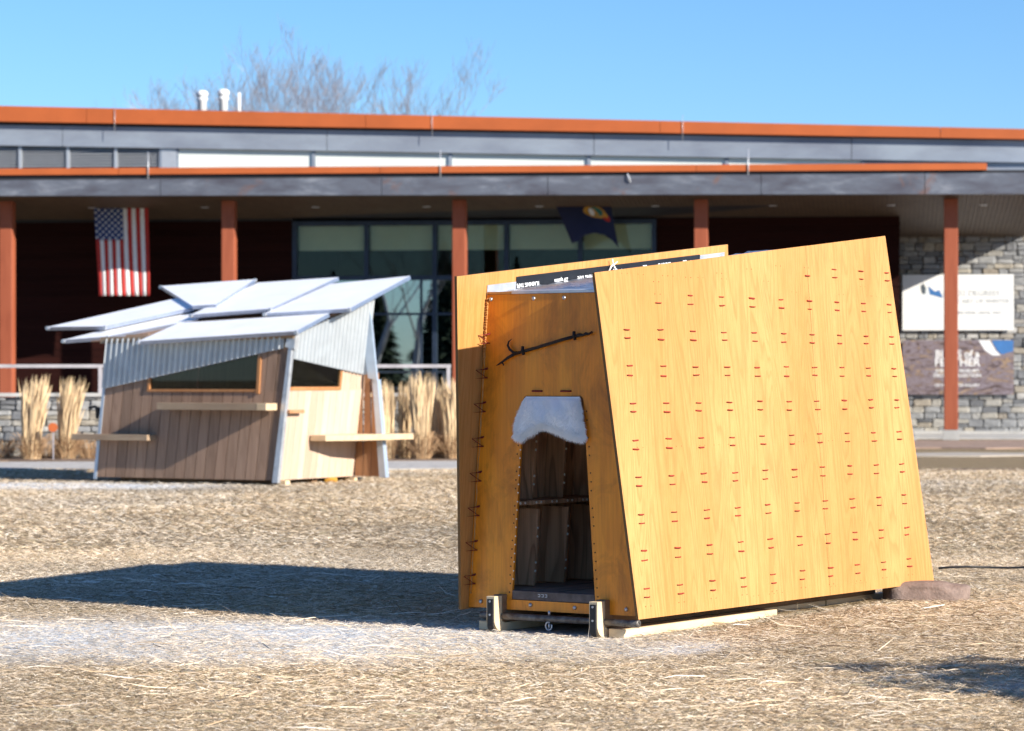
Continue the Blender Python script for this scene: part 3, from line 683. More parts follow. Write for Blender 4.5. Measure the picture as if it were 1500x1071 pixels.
# ------------------------------------------------------------------ timber kiosk with a shingled sheet roof
KF = Frame((-3.35,40.3,0), R_(29)); ki = empty('timber_kiosk', KF.O, -KF.a)
tag(ki, 'slanted timber kiosk with corrugated metal band and overlapping silver roof sheets', 'kiosk')
ZB = .07
def xl(z): return -3.173+.116*(z-ZB)       # left edge of the front wall
def xr(z): return .125*(z-ZB)              # right corner
def zdiag(x): return 1.36+(1.944-1.36)*(x+3.023)/3.19      # lower edge of the corrugated band
def clip(poly, f):                          # keep f(p)>=0
    o = []
    for i in range(len(poly)):
        a, b2 = poly[i], poly[(i+1)%len(poly)]; fa, fb = f(a), f(b2)
        if fa >= 0: o.append(a)
        if (fa >= 0) != (fb >= 0): t = fa/(fa-fb); o.append(tuple(a[k]+(b2[k]-a[k])*t for k in range(len(a))))
    return o
NB = 18
for i in range(NB):
    t0, t1 = i/NB+.0019, (i+1)/NB-.0019
    e = lambda t, z: xl(z)+(xr(z)-xl(z))*t
    poly = [(e(t0,ZB),ZB),(e(t1,ZB),ZB),(e(t1,2.1),2.1),(e(t0,2.1),2.1)]
    poly = clip(poly, lambda p: zdiag(p[0])+.04-p[1])
    below = clip(poly, lambda p: 1.325-p[1])
    pieces = [below]
    up = clip(poly, lambda p: p[1]-1.325)
    if len(up) > 2:
        pieces += [clip(up, lambda p: -2.21-p[0]), clip(up, lambda p: p[0]+.30)]
    for pc in pieces:
        if len(pc) < 3: continue
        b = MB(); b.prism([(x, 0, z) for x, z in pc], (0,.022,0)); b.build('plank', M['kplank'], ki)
def corr(name, f3d, n, pitch, amp, top, bot, mat, nrm, parent):
    V = []; Fc = []
    L = n; S = 8
    cnt = int(L/pitch*S)
    for i in range(cnt+1):
        s = L*i/cnt; off = amp*math.cos(2*math.pi*i/S)
        for z in (bot(s), top(s)): V.append(Vector(f3d(s, z))+Vector(nrm)*(amp+off))
    for i in range(cnt): Fc.append((2*i,2*i+2,2*i+3,2*i+1))
    return link(bpy.data.objects.new(name, mesh(name, V, Fc, M[mat], True)), parent)
Wd = 3.19
corr('corrugated_band', lambda s, z: (-3.02+.116*(z-1.36)*(1-s/Wd)+.125*(z-1.95)*(s/Wd)+s, -.006, z), Wd, .10, .030, lambda s: 2.10, lambda s: 1.36+(1.944-1.36)*s/Wd, 'corr', (0,-1,0), ki)
# window in the front: frame, pane
b = MB(); fr_ = .045
b.prism([(-2.22,-.02,1.325),(-.275,-.02,1.325),(-.275,-.02,1.325+fr_*.8),(-2.22,-.02,1.325+fr_*.8)],(0,.06,0)); w1 = b.build('window_frame', M['kframe'], ki)
b = MB(); b.prism([(-.32,-.024,1.30),(-.27,-.024,1.30),(-.235,-.024,1.83),(-.285,-.024,1.82)],(0,.06,0)); b.build('window_post', M['kframe'], ki)
b = MB(); b.prism([(-2.23,-.022,1.326),(-2.19,-.022,1.326),(-2.17,-.022,1.53),(-2.21,-.022,1.52)],(0,.06,0)); b.build('window_post', M['kframe'], ki)
b = MB(); b.prism([(-2.19,.012,1.35),(-.30,.012,1.35),(-.28,.012,zdiag(-.28)+.03),(-2.17,.012,zdiag(-2.17)+.03)],(0,.005,0)); b.build('pane', M['kglass'], w1)
# side wall (lit): boards, corrugated band, window
def sp_(y, z, o=0): return (.125*(z-ZB)+o, y, z)
SB = 12
for i in range(SB):
    y0, y1 = .02+i*2.03/SB+.0025, .02+(i+1)*2.03/SB-.0025
    zd = lambda y: 1.80-.115*y+.03
    poly = [(y0,ZB),(y1,ZB),(y1,zd(y1)),(y0,zd(y0))]
    pieces = [clip(poly, lambda p: 1.345-p[1])]; up = clip(poly, lambda p: p[1]-1.345)
    if len(up) > 2: pieces += [clip(up, lambda p: p[0]-1.44)]
    for pc in pieces:
        if len(pc) < 3: continue
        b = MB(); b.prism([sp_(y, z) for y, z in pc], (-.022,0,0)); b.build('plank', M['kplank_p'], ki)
b = MB(); b.prism([sp_(.05,1.345,.012),sp_(1.46,1.345,.012),sp_(1.46,1.395,.012),sp_(.05,1.395,.012)],(-.05,0,0)); w2 = b.build('window_frame', M['kframe'], ki)
b = MB(); b.prism([sp_(1.41,1.396,.012),sp_(1.46,1.396,.012),sp_(1.46,1.64,.012),sp_(1.41,1.65,.012)],(-.05,0,0)); b.build('window_post', M['kframe'], ki)
b = MB(); b.prism([sp_(.06,1.396,-.01),sp_(1.41,1.396,-.01),sp_(1.41,1.66,-.01),sp_(.06,1.81,-.01)],(-.004,0,0)); b.build('pane', M['kglass'], w2)
RN = Vector((-.028,-.27,1)); RD = RN.dot(Vector((.40,-.12,2.185)))
def rp(x, y, off=0): return (RD+off-RN.x*x-RN.y*y)
corr('corrugated_band', lambda s, z: (.125*(z-ZB)+.008, .03+s, z), 2.0, .10, .030, lambda s: rp(.28,s)-.085, lambda s: 1.80-.115*s, 'corr', (1,0,0), ki)
# fin wall past the corner and its metal clad edge
for i in range(3):
    x0 = .03+i*.145; z1 = 1.60
    b = MB(); b.prism([(x0+.002+.0,2.06,ZB),(x0+.143,2.06,ZB),(x0+.143-.03,2.06,z1),(x0+.002+.05-.05*(i/2),2.06,z1)],(0,.022,0)); b.build('fin_plank', M['kfin'], ki)
b = MB()
p1, p2 = KF.hit(545,556,d=2.03), KF.hit(564,692,d=2.03); q1, q2 = KF.hit(553,556,d=2.03), KF.hit(553,692,d=2.03)
b.prism([(p1.x,2.03,p1.z),(p1.x+.09,2.03,p1.z),(p2.x+.01,2.03,.06),(p2.x-.10,2.03,.06)],(0,.10,0)); b.build('metal_edge', M['kpost'], ki)
p3, p4, p5 = KF.hit(526,447,d=1.98), KF.hit(541,443,d=1.98), KF.hit(552,557,d=1.98)
b = MB(); b.prism([(p3.x,1.98,p3.z),(p4.x,1.98,p4.z),(p5.x,1.98,p5.z),(p1.x-.04,1.98,p1.z+.02)],(0,.04,0)); b.build('metal_edge', M['kpost'], ki)
# metal clad front corner
b = MB(); b.prism([(-.055,-.02,.03),(.05,-.02,.03),(.05+.125*2.03,-.02,2.06),(-.015+.125*2.03,-.02,2.06)],(0,.07,0)); b.build('corner_post', M['flash'], ki, bevel=.006)
b = MB(); b.prism([(.18,-.03,1.96),(.33,-.03,1.93),(.36,-.03,2.12),(.21,-.03,2.12)],(0,.09,0)); b.build('corner_cap', M['flash'], ki)
b = MB(); b.prism([(xl(ZB)-.035,-.012,ZB-.03),(xl(ZB)+.02,-.012,ZB-.03),(xl(2.1)+.03,-.012,2.1),(xl(2.1)-.01,-.012,2.1)],(0,.05,0)); b.build('corner_post', M['kpost'], ki)
# hidden walls, floor and skid timbers
b = MB(); b.hexa([(xl(ZB),.03,ZB),(xl(ZB)+.03,.03,ZB),(xl(ZB)+.03,2.3,ZB),(xl(ZB),2.3,ZB),(xl(2.05),.03,2.05),(xl(2.05)+.03,.03,2.05),(xl(2.5)+.03,2.3,2.55),(xl(2.5),2.3,2.55)]); b.build('left_wall', M['kplank'], ki)
b = MB(); b.prism([(-3.1,2.3,ZB),(-.08,2.3,ZB),(.12,2.3,2.5),(-2.85,2.3,2.45)],(0,.03,0)); b.build('back_wall', M['kplank'], ki)
for z in (1.15,1.5):
    b = MB(); b.box(-2.4,-.9,2.15,2.29,z,z+.03); b.build('inner_shelf', M['kshelf_d'], ki)
b = MB(); b.box(-3.1,-.03,.03,2.28,ZB+.005,ZB+.06); b.build('floor', M['kplank'], ki)
b = MB(); b.box(-2.6,-.2,1.7,1.74,ZB,1.0); b.build('inner_counter', M['kplank'], ki)
for y in (.25,1.1,2.0):
    b = MB(); b.box(-2.9,-.1,y,y+.14,-.03,ZB+.003); b.build('skid_timber', M['brownwood'], ki)
b = MB(); b.box(-.02,.10,.10,.22,-.03,.066); b.build('foot_block', M['raw'], ki)
b = MB(); b.box(-.2,.06,2.0,2.2,-.03,.05); b.build('foot_block', M['raw'], ki)
# roof: fascia boards and overlapping metal sheets
b = MB(); b.prism([(-3.05,-.05,2.03),(.33,-.05,2.08),(.35,-.05,2.175),(-3.05,-.05,2.12)],(0,.04,0)); b.build('fascia_board', M['kshelf_d'], ki)
b = MB(); b.prism([(-3.45,.25,2.06),(-2.4,.25,2.08),(-2.4,.25,2.17),(-3.45,.25,2.15)],(0,.04,0)); b.build('fascia_board', M['kshelf_d'], ki)
for x in (-2.9,-1.5,.05):
    b = MB(); b.hexa([(x,-.0,rp(x,0)-.16),(x+.06,0,rp(x,0)-.16),(x+.06,2.95,rp(x,2.95)-.16),(x,2.95,rp(x,2.95)-.16),(x,0,rp(x,0)-.075),(x+.06,0,rp(x,0)-.075),(x+.06,2.95,rp(x,2.95)-.075),(x,2.95,rp(x,2.95)-.075)]); b.build('rafter', M['kplank'], ki)
b = MB(); b.prism([(-3.3,.05,rp(-3.3,.05)-.073),(.30,.05,rp(.3,.05)-.073),(.30,3.0,rp(.3,3)-.073),(-3.3,3.0,rp(-3.3,3)-.073)],(0,0,.02)); b.build('roof_deck', M['kplank'], ki)
SL = [([(202,500),(434,485),(482,459),(262,473)],-.0), ([(93,498),(158,493),(290,468),(300,455),(180,476)],-.01), ([(280,461),(396,452),(496,406),(378,414)],.085), ([(388,459),(512,452),(601,404),(484,416)],.055), ([(70,479),(154,478),(284,450),(258,437)],.075), ([(236,419),(374,409),(316,446),(282,448)],.13)]
for px, off in SL:
    pts = [KF.hit(*p, n=RN, d=RD+off) for p in px]
    nn = RN.normalized(); b = MB(); b.prism([p-nn*.055 for p in pts], nn*.055)
    o = b.build('roof_sheet', M['kmetal'], ki); o.data.materials.append(M['kedge'])
    for p in o.data.polygons:
        if abs(p.normal.dot(nn)) < .7: p.material_index = 1
    for p in pts[:2]: cb = MB(); cb.disc(p-nn*.02, (0,-1,0), .03, .03, 8); cb.build('edge_bolt', M['alu'], o)
# shelves
def shelf_(poly, h, mat, top): 
    b = MB(); b.prism([(x, y, top-h) for x, y in poly],(0,0,h)); b.build('shelf', M[mat], ki, bevel=.004)
shelf_([(-1.85,-.30),(-.12,-.30),(-.12,-.003),(-1.85,-.003)],.10,'kshelf_d',1.165)
b = MB(); b.box(-.118,.04,-.302,-.024,1.066,1.163); b.build('shelf_end_block', M['kshelf'], ki)  # sunlit end of the shelf, drawn as a paler block
shelf_([(-3.45,-.22),(-2.08,-.22),(-2.08,-.003),(-3.45,-.003)],.085,'kshelf_d',.70)
shelf_([(.10,.75),(.36,.75),(.60,1.3),(.78,2.5),(.66,2.56),(.10,2.0)],.085,'kshelf',.70)
shelf_([(.16,.03),(.22,.03),(.22,.42),(.16,.42)],.05,'kfin',1.07)  # russet strip standing in for a small shelf's shadow
b = MB(); b.tube([(-3.14,.2,1.02),(-3.26,.1,1.10),(-3.34,.05,1.08)],.02,8); b.tube([(-3.20,.1,1.09),(-3.22,.1,.92)],[.05,.02],8); b.build('bracket_lamp', M['black'], ki)
la = empty('enamel_pendant', KF.O+KF.Rt*(-.55)+KF.U*.8+Vector((0,0,1.55)), 0); tag(la, 'white enamel lamp hanging inside the kiosk front window', 'lamp')
b = MB(); b.tube([(0,0,.26),(0,0,.24),(0,0,.20),(0,0,.05),(0,0,0)],[.03,.07,.13,.16,.16],16,cap=False); b.build('lamp_shade', M['white'], la, True)
b = MB(); b.tube([(0,0,.25),(0,0,.62)],.008,6); b.build('cord', M['black'], la)
yb = rock('yellow_block', (-2.65,41.6,.03), (.10,.08,.035), 9, 'small yellow wedge under the right side of the kiosk', 'gold', 'wedge')

# ------------------------------------------------------------------ long museum building behind
BQ = R_(7.5); BF = Frame((0,71,0), BQ); bd = empty('museum_building', BF.O, -BQ)
tag(bd, 'long low building with rust orange roof edges, deep porch and red columns', 'building')
def bp(px, py, D): return BF.hit(px, py, d=D)
def lin(px0, y0, px1, y1, D):
    a, c = bp(px0,y0,D), bp(px1,y1,D); return lambda s: a.z+(c.z-a.z)*(s-a.x)/(c.x-a.x)
def band(name, s0, s1, d0, d1, zb_, zt_, mat, parent=bd, skew=0.0):
    b = MB(); s1b = s1-skew*(d1-d0)
    b.hexa([(s0,d0,zb_(s0)),(s1,d0,zb_(s1)),(s1b,d1,zb_(s1b)),(s0,d1,zb_(s0)),(s0,d0,zt_(s0)),(s1,d0,zt_(s1)),(s1b,d1,zt_(s1b)),(s0,d1,zt_(s0))])
    return b.build(name, M[mat], parent)
SLf, SRt = -19.0, 13.15
z_bb, z_bt = lin(0,287,1500,284,0), lin(0,264,1500,253,0)
# lower eave: steel beam in lengths, dark gutter, orange fascia in lengths
cuts = [SLf,-9.0,-3.3,.9,6.2,10.2,SRt]
for a, c in zip(cuts[:-1], cuts[1:]): band('eave_beam', a+.008, c-.008, 0, .32, z_bb, z_bt, 'steel')
z_g = lin(0,257,1500,249,.12)
band('eave_gutter', SLf, SRt, .12, .34, lambda s: z_bt(s)+.003, z_g, 'dark')
z_ft = lin(0,247,1445,239,.06); s_end = bp(1446,245,.06).x
cuts = [SLf,-10.1,-3.35,4.6,s_end]
for a, c in zip(cuts[:-1], cuts[1:]): band('eave_fascia', a+.006, c-.006, .04, .30, lambda s: z_g(s)+.003, z_ft, 'orange')
band('lower_roof', SLf, s_end, .305, 8.2, lambda s: z_ft(s)-.24, lambda s: z_ft(s)-.03, 'dark', skew=.02)
band('roof_end_plate', s_end+.003, SRt-.05, .36, 8.2, lambda s: z_bt(s)+.02, lambda s: z_bt(s)+.16, 'zinc', skew=.07)
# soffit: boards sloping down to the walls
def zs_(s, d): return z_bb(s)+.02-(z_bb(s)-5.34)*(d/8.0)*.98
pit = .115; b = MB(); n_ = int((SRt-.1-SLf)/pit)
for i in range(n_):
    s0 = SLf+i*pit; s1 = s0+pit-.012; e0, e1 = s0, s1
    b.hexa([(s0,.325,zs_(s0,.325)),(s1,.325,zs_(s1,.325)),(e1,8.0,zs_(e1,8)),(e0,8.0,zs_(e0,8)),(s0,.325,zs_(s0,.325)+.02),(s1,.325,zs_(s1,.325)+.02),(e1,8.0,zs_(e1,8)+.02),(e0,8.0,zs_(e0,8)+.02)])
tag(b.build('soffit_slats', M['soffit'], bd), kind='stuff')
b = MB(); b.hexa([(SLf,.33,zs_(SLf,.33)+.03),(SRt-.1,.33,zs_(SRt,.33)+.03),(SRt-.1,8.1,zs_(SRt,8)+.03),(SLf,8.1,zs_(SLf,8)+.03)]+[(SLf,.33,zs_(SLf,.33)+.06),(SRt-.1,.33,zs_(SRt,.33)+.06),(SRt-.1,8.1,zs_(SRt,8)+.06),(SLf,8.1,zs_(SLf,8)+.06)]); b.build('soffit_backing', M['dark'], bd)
for px in (135,300,462,625,790,960,1132,1305,1440):
    p = bp(px, 306, 2.0); z = zs_(p.x,2.0); b = MB(); b.tube([(p.x,2.0,z-.012),(p.x,2.0,z+.002)],[.10,.12],14); b.build('downlight', M['alu'], bd)
# columns
for px, w_ in ((10,.34),(335,.34),(673,.34),(1027,.34),(1393,.34)):
    p = bp(px,400,1.0); b = MB(); b.box(p.x-w_/2,p.x+w_/2,.90,1.22,.25,zs_(p.x,1.0)+.01); c_ = b.build('column', M['column'], bd, bevel=.012)
    b = MB(); b.box(p.x-w_/2-.03,p.x+w_/2+.03,.87,1.25,.0,.247); b.build('column_base', M['concrete'], c_)
# red siding walls, one board at a time
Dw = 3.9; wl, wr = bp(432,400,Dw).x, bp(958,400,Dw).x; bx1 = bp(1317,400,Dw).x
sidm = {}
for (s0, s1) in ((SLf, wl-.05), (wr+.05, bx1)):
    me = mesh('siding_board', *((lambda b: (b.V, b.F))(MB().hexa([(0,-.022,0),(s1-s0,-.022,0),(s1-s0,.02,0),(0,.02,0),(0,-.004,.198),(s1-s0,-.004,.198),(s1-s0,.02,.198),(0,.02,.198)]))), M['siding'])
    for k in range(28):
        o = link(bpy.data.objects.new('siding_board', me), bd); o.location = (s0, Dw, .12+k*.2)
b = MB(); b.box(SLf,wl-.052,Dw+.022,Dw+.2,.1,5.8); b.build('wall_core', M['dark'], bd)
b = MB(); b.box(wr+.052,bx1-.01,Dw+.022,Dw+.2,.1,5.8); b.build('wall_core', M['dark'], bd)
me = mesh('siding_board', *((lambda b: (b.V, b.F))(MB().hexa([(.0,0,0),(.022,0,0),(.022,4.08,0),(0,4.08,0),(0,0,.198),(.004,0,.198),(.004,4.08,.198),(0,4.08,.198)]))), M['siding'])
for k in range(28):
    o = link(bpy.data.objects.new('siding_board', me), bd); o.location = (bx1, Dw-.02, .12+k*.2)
# window wall
ww = empty('window_wall', (0,0,0)); ww.parent = bd
mull = [432,537,637,742,850,958]; zt = 5.70; ztr = bp(640,407,Dw).z
xs_m = [bp(p,400,Dw).x for p in mull]
for x in xs_m: b = MB(); b.box(x-.06,x+.06,Dw-.06,Dw+.12,.1,zt); b.build('mullion', M['mullion'], ww)
for z, h in ((zt-.06,.12),(ztr,.12),(.14,.12)):
    for x0, x1 in zip(xs_m[:-1], xs_m[1:]): b = MB(); b.box(x0+.063,x1-.063,Dw-.05,Dw+.1,z-h/2,z+h/2); b.build('transom', M['mullion'], ww)
for x0, x1 in zip(xs_m[:-1], xs_m[1:]):
    for z0, z1 in ((.2,ztr-.06),(ztr+.06,zt-.12)):
        b = MB(); b.box(x0+.058,x1-.058,Dw+.02,Dw+.03,z0-.005,z1+.005); b.build('pane', M['glass' if z0 < 1 else 'glass_clear'], ww)
    b = MB(); b.box(x0+.07,x1-.07,Dw+.20,Dw+.21,4.93,zt-.07); b.build('roller_shade', M['shade'], ww)
for px in (617,):
    x = bp(px,450,Dw).x; b = MB(); b.box(x-.03,x+.03,Dw-.03,Dw+.08,.2,ztr-.063); b.build('mullion', M['mullion'], ww)
zm = bp(600,460,Dw).z
for x0, x1 in zip(xs_m[:-1], xs_m[1:]): b = MB(); b.box(x0+.063,x1-.063,Dw-.028,Dw+.015,zm-.03,zm+.03); b.build('transom', M['mullion'], ww)
# room behind the glass
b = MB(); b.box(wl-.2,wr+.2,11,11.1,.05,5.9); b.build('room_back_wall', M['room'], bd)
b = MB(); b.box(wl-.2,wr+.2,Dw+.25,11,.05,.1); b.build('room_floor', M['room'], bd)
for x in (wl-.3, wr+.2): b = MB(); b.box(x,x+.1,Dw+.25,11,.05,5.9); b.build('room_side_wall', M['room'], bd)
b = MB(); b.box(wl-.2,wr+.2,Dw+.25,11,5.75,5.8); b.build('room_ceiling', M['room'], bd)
# terrace floor
b = MB(); b.box(SLf,10.0,.2,8.0,-.2,.1); b.build('terrace_floor', M['concrete'], bd)
b = MB(); b.box(10.003,16,2.0,8.0,-.2,.035); b.build('terrace_floor', M['concrete'], bd)
# stone wall at the right, stone by stone
stv = []
for k in range(7):
    r = random.Random(k+40); bm = bmesh.new(); bmesh.ops.create_cube(bm, size=1); bmesh.ops.bevel(bm, geom=list(bm.edges), offset=.11, segments=1, affect='EDGES')
    for v in bm.verts: v.co += Vector((r.uniform(-.05,.05), r.uniform(-.10,.10), r.uniform(-.05,.05)))
    me = bpy.data.meshes.new('stone'); bm.to_mesh(me); bm.free(); me.materials.append(M['stone']); stv.append(me)
def stone_wall(parent, s0, s1, z0, z1, d, hmin, hmax, wmin, wmax, skip=None, seed=1, axis=None):
    r = random.Random(seed); z = z0; n = 0
    while z < z1-.02:
        h = min(r.uniform(hmin,hmax), z1-z); s = s0-r.uniform(0,wmin)
        while s < s1:
            w_ = r.uniform(wmin,wmax); parts = [(z,h)]
            if h > hmin*1.5 and r.random() < .35: k = r.uniform(.4,.6); parts = [(z,h*k),(z+h*k,h*(1-k))]
            for (zz_, hh) in parts:
                if skip and skip(s, s+w_, zz_, zz_+hh): continue
                o = link(bpy.data.objects.new('stone', r.choice(stv)), parent); n += 1
                o.location = (s+w_/2, d-r.uniform(-.01,.03), zz_+hh/2); o.scale = (w_-.014, .16, hh-.014); o.rotation_euler = (0, r.uniform(-.02,.02), r.choice([0,math.pi]))
            s += w_
        z += h
    return n
sw_ = empty('stone_wall', (0,0,0)); sw_.parent = bd
b = MB(); b.box(bx1-.2,14.9,8.12,8.4,-.1,6.3); b.build('wall_core', M['mortar'], sw_)
def hid(a, c, z0, z1): return a > 10.0 and c < 12.4 and ((z0 > 2.95 and z1 < 4.25) or (z0 > 1.2 and z1 < 2.45))
ns = stone_wall(sw_, bx1+.04, 14.9, .035, 6.2, 8.0, .13,.25,.20,.50, hid, 3)
b = MB(); b.box(bx1,15,7.75,7.9,-.05,.10); b.build('wall_plinth', M['concrete'], sw_)
# upper storey: clerestory, zinc fascia, orange roof edge
z1b, z1t = lin(0,213,1500,238,1.5), lin(0,183,1500,206,1.5)
z2b, z2t = lin(0,178,1500,204,1.3), lin(0,155,1500,189,1.3)
SR2 = 13.4
cuts = [SLf,-12.0,-5.0,1.9,8.4,SR2]
for a, c in zip(cuts[:-1], cuts[1:]): band('upper_fascia', a+.008, c-.008, 1.5, 1.56, z1b, z1t, 'zinc')
band('upper_gutter', SLf, SR2, 1.53, 1.85, lambda s: z1t(s)+.003, lambda s: z2b(s)+.0, 'dark')
cuts = [SLf,-11.3,-3.95,3.6,10.6,SR2]
for a, c in zip(cuts[:-1], cuts[1:]): band('roof_edge', a+.006, c-.006, 1.3, 1.9, lambda s: z2b(s)+.003, z2t, 'orange')
band('upper_roof', SLf, SR2-.3, 1.91, 14, lambda s: z2t(s)-.35, lambda s: z2t(s)-.05, 'dark')
band('upper_soffit', SLf, SR2-.3, 1.57, 1.8, lambda s: z1b(s)+.05, lambda s: z1b(s)+.09, 'zinc')
Dc = 1.64
cl = empty('clerestory', (0,0,0)); cl.parent = bd
def zc0(s): return z_ft(s)-.028
def zc1(s): return z1b(s)+.048
e0 = bp(238,230,Dc).x; e1 = bp(258,230,Dc).x; e_r = bp(1285,240,Dc).x
lm = [bp(p,230,Dc).x for p in (-160,-75,30,100,170,236)]
for x in lm: band('louvre_mullion', x-.04, x+.04, Dc-.04, Dc+.06, zc0, zc1, 'alu', cl)
for a, c in zip(lm[:-1], lm[1:]):
    band('pane', a+.043, c-.043, Dc+.05, Dc+.06, zc0, zc1, 'mullion', cl)
    b = MB(); z = zc0(a)+.04
    while z < zc1(c)-.02: b.hexa([(a+.045,Dc-.01,z),(c-.045,Dc-.01,z),(c-.045,Dc+.045,z+.03),(a+.045,Dc+.045,z+.03),(a+.045,Dc-.01,z+.012),(c-.045,Dc-.01,z+.012),(c-.045,Dc+.045,z+.042),(a+.045,Dc+.045,z+.042)]); z += .075
    tag(b.build('louvre_slats', M['alu'], cl), kind='stuff')
band('pier', e0-.02, e1, Dc-.06, Dc+.1, zc0, zc1, 'alu', cl)
gm = [e1+.03]+[bp(p,230,Dc).x for p in (460,660,863,1065,1265)]
for x in gm: band('mullion', x-.045, x+.045, Dc-.05, Dc+.05, zc0, zc1, 'zinc', cl)
for a, c in zip(gm[:-1], gm[1:]):
    band('pane', a+.048, c-.048, Dc+.0, Dc+.01, zc0, zc1, 'white_glass', cl); pass
band('clerestory_end', gm[-1]+.048, SR2-.4, Dc, Dc+.1, zc0, lambda s: max(zc1(s), zc0(s)+.02), 'zinc', cl)
# vents and rods on the roofs
def stack(px, py0, py1, D, r, cap, nm='roof_vent'):
    a, c = bp(px,py0,D), bp(px,py1,D); b = MB(); h = a.z-c.z; x = a.x
    if cap: b.tube([(x,D,c.z-.3),(x,D,c.z+h*.45),(x,D,c.z+h*.5),(x,D,c.z+h*.55),(x,D,c.z+h*.68),(x,D,c.z+h*.7),(x,D,c.z+h*.9),(x,D,a.z)],[r,r,r*1.3,r*1.3,r*.95,r*1.35,r*1.35,r*.8],14)
    else: b.tube([(x,D,c.z-.3),(x,D,a.z)],r,10)
    b.build(nm, M['white'] if nm == 'roof_vent' else M['alu'], bd, True)
stack(296,133,160,5,.12,True); stack(327,131,160,5,.12,True); stack(350,136,160,5,.045,False)
for px, y0, y1, D in ((217,223,254,.02),(645,220,246,.02),(1096,218,252,.02),(168,160,178,1.28),(633,162,184,1.28),(1000,168,190,1.28)): stack(px, y0, y1, D,   .014 if D < 1 else .007, False, 'lightning_rod')
b = MB(); p = bp(922,262,-.03); b.tube([(p.x-.05,-.03,p.z+.12),(p.x,-.06,p.z),(p.x+.02,-.03,p.z-.08)],.02,6); b.build('icicle_bracket', M['alu'], bd)

# ------------------------------------------------------------------ banners on the stone wall
def banner(name, y0, y1, mat, label):
    a, c = bp(1322,y1,7.82), bp(1485,y0,7.82); wdt, hgt = c.x-a.x, c.z-a.z
    org = BF.O+BF.Rt*((a.x+c.x)/2)+BF.U*7.80+Vector((0,0,(a.z+c.z)/2))
    e = empty(name, org, -BQ); tag(e, label, 'banner')
    b = MB(); b.box(-wdt/2,wdt/2,0,.012,-hgt/2,hgt/2); b.build('sheet', M[mat], e)
    for x in (-wdt/2+.06, wdt/2-.06):
        for z in (-hgt/2+.06, hgt/2-.06): b = MB(); b.tube([(x,.012,z),(x,.12,z)],.02,6); b.build('standoff', M['dark'], e)
    return e, wdt, hgt
FR = (R_(90),0,0)
e, bw, bh = banner('winter_banner', 402, 484, 'ban_white', 'white banner with a pale blue ice shape and grey lettering on the stone wall')
lettering('32 DEGREES', .21, M['ban_grey'], e, (bw*.19,-.004,bh*.16), FR); lettering('THE ART OF WINTER', .17, M['ban_grey'], e, (bw*.19,-.004,bh*.02), FR); lettering('ON VIEW UNTIL MAY', .13, M['ban_grey'], e, (bw*.19,-.004,-bh*.19), FR)
def flat(parent, pts, mat, y=-.003, name='print_shape'):
    b = MB(); b.prism([(x,y,z) for x, z in pts],(0,.002,0)); return b.build(name, M[mat], parent)
star = [(-.85+.52*(1 if k%2==0 else .5)*math.cos(.3+k*math.pi/5)*random.uniform(.8,1.1), -.08+.55*(1 if k%2==0 else .5)*math.sin(.3+k*math.pi/5)*random.uniform(.8,1.1)) for k in range(10)]
flat(e, star, 'ban_ice'); flat(e, [(-.80,.45),(-.62,.30),(-.50,.34),(-.40,.12),(-.55,.16),(-.76,.22)], 'ban_blue', -.006); flat(e, [(-1.0,.45),(-.93,.52),(-.86,.40),(-.88,.22),(-.97,.26)], 'ban_dark', -.008); flat(e, [(-.42,.25),(-.3,.42),(-.22,.16),(-.3,.05)], 'ban_ice', -.005)
e, bw, bh = banner('feather_banner', 498, 578, 'ban_feather', 'brown feather patterned banner with white lettering below the white banner')
for s, sz, z, bo in (('BIRDS of a',.27,.24,True),('FEATHER',.30,.085,True),("SHELBURNE MUSEUM'S",.115,-.065,True),('DECOY COLLECTION',.13,-.15,True),('ON VIEW IN THE GALLERY',.10,-.33,True)):
    lettering(s, sz, M['white'], e, (-.02,-.004,bh*z), FR, bo)
flat(e, [(.55,bh/2-.01),(.85,bh/2-.01),(1.02,bh/2-.30),(1.15,bh/2-.42),(.92,bh/2-.42),(.72,bh/2-.28)], 'white', name='white_feather'); flat(e, [(.90,bh/2-.012),(bw/2-.01,bh/2-.012),(bw/2-.01,bh/2-.30),(1.18,bh/2-.40),(1.04,bh/2-.28)], 'ban_blue', -.004, 'blue_corner')

# ------------------------------------------------------------------ flags under the eave
def flag_pos(px, py, D): p = bp(px, py, D); return p
fa = bp(137,296,2.1); fb_ = bp(217,296,2.1)
fe = empty('striped_flag', BF.O+BF.Rt*fa.x+BF.U*2.1+Vector((0,0,fa.z)), -BQ); tag(fe, 'red and white striped flag with starred blue canton hanging upright under the eave', 'flag')
fw, fh = fb_.x-fa.x, 2.46
def fl(s, t, off=0):    # s across 0..1, t down 0..1
    sag = .05*math.sin(math.pi*s)*(1-t)
    return Vector((s*fw*(1-.06*t)+.14*t, .10*math.sin(s*7+t*2.5)*(.15+t)*.6-.03*t+off, -t*fh-sag*(1-t)))
def sheet(name, s0, s1, t0, t1, ns, nt_, mat, parent, fn, off=0.0):
    V = []; Fc = []
    for j in range(nt_+1):
        for i in range(ns+1): V.append(fn(s0+(s1-s0)*i/ns, t0+(t1-t0)*j/nt_, off))
    for j in range(nt_):
        for i in range(ns): k = j*(ns+1)+i; Fc.append((k,k+1,k+ns+2,k+ns+1))
    me = mesh(name, V, Fc, M[mat], True); o = link(bpy.data.objects.new(name, me), parent)
    sm = o.modifiers.new('thick', 'SOLIDIFY'); sm.thickness = .004; sm.offset = 0; return o
for k in range(13):
    t0 = .395 if k < 7 else .03
    sheet('stripe', k/13, (k+1)/13, t0, 1, 2, 18, 'fl_red' if k%2 == 0 else 'fl_white', fe, fl)
can = sheet('canton', 0, 7/13, .03, .395, 10, 10, 'fl_blue', fe, fl)
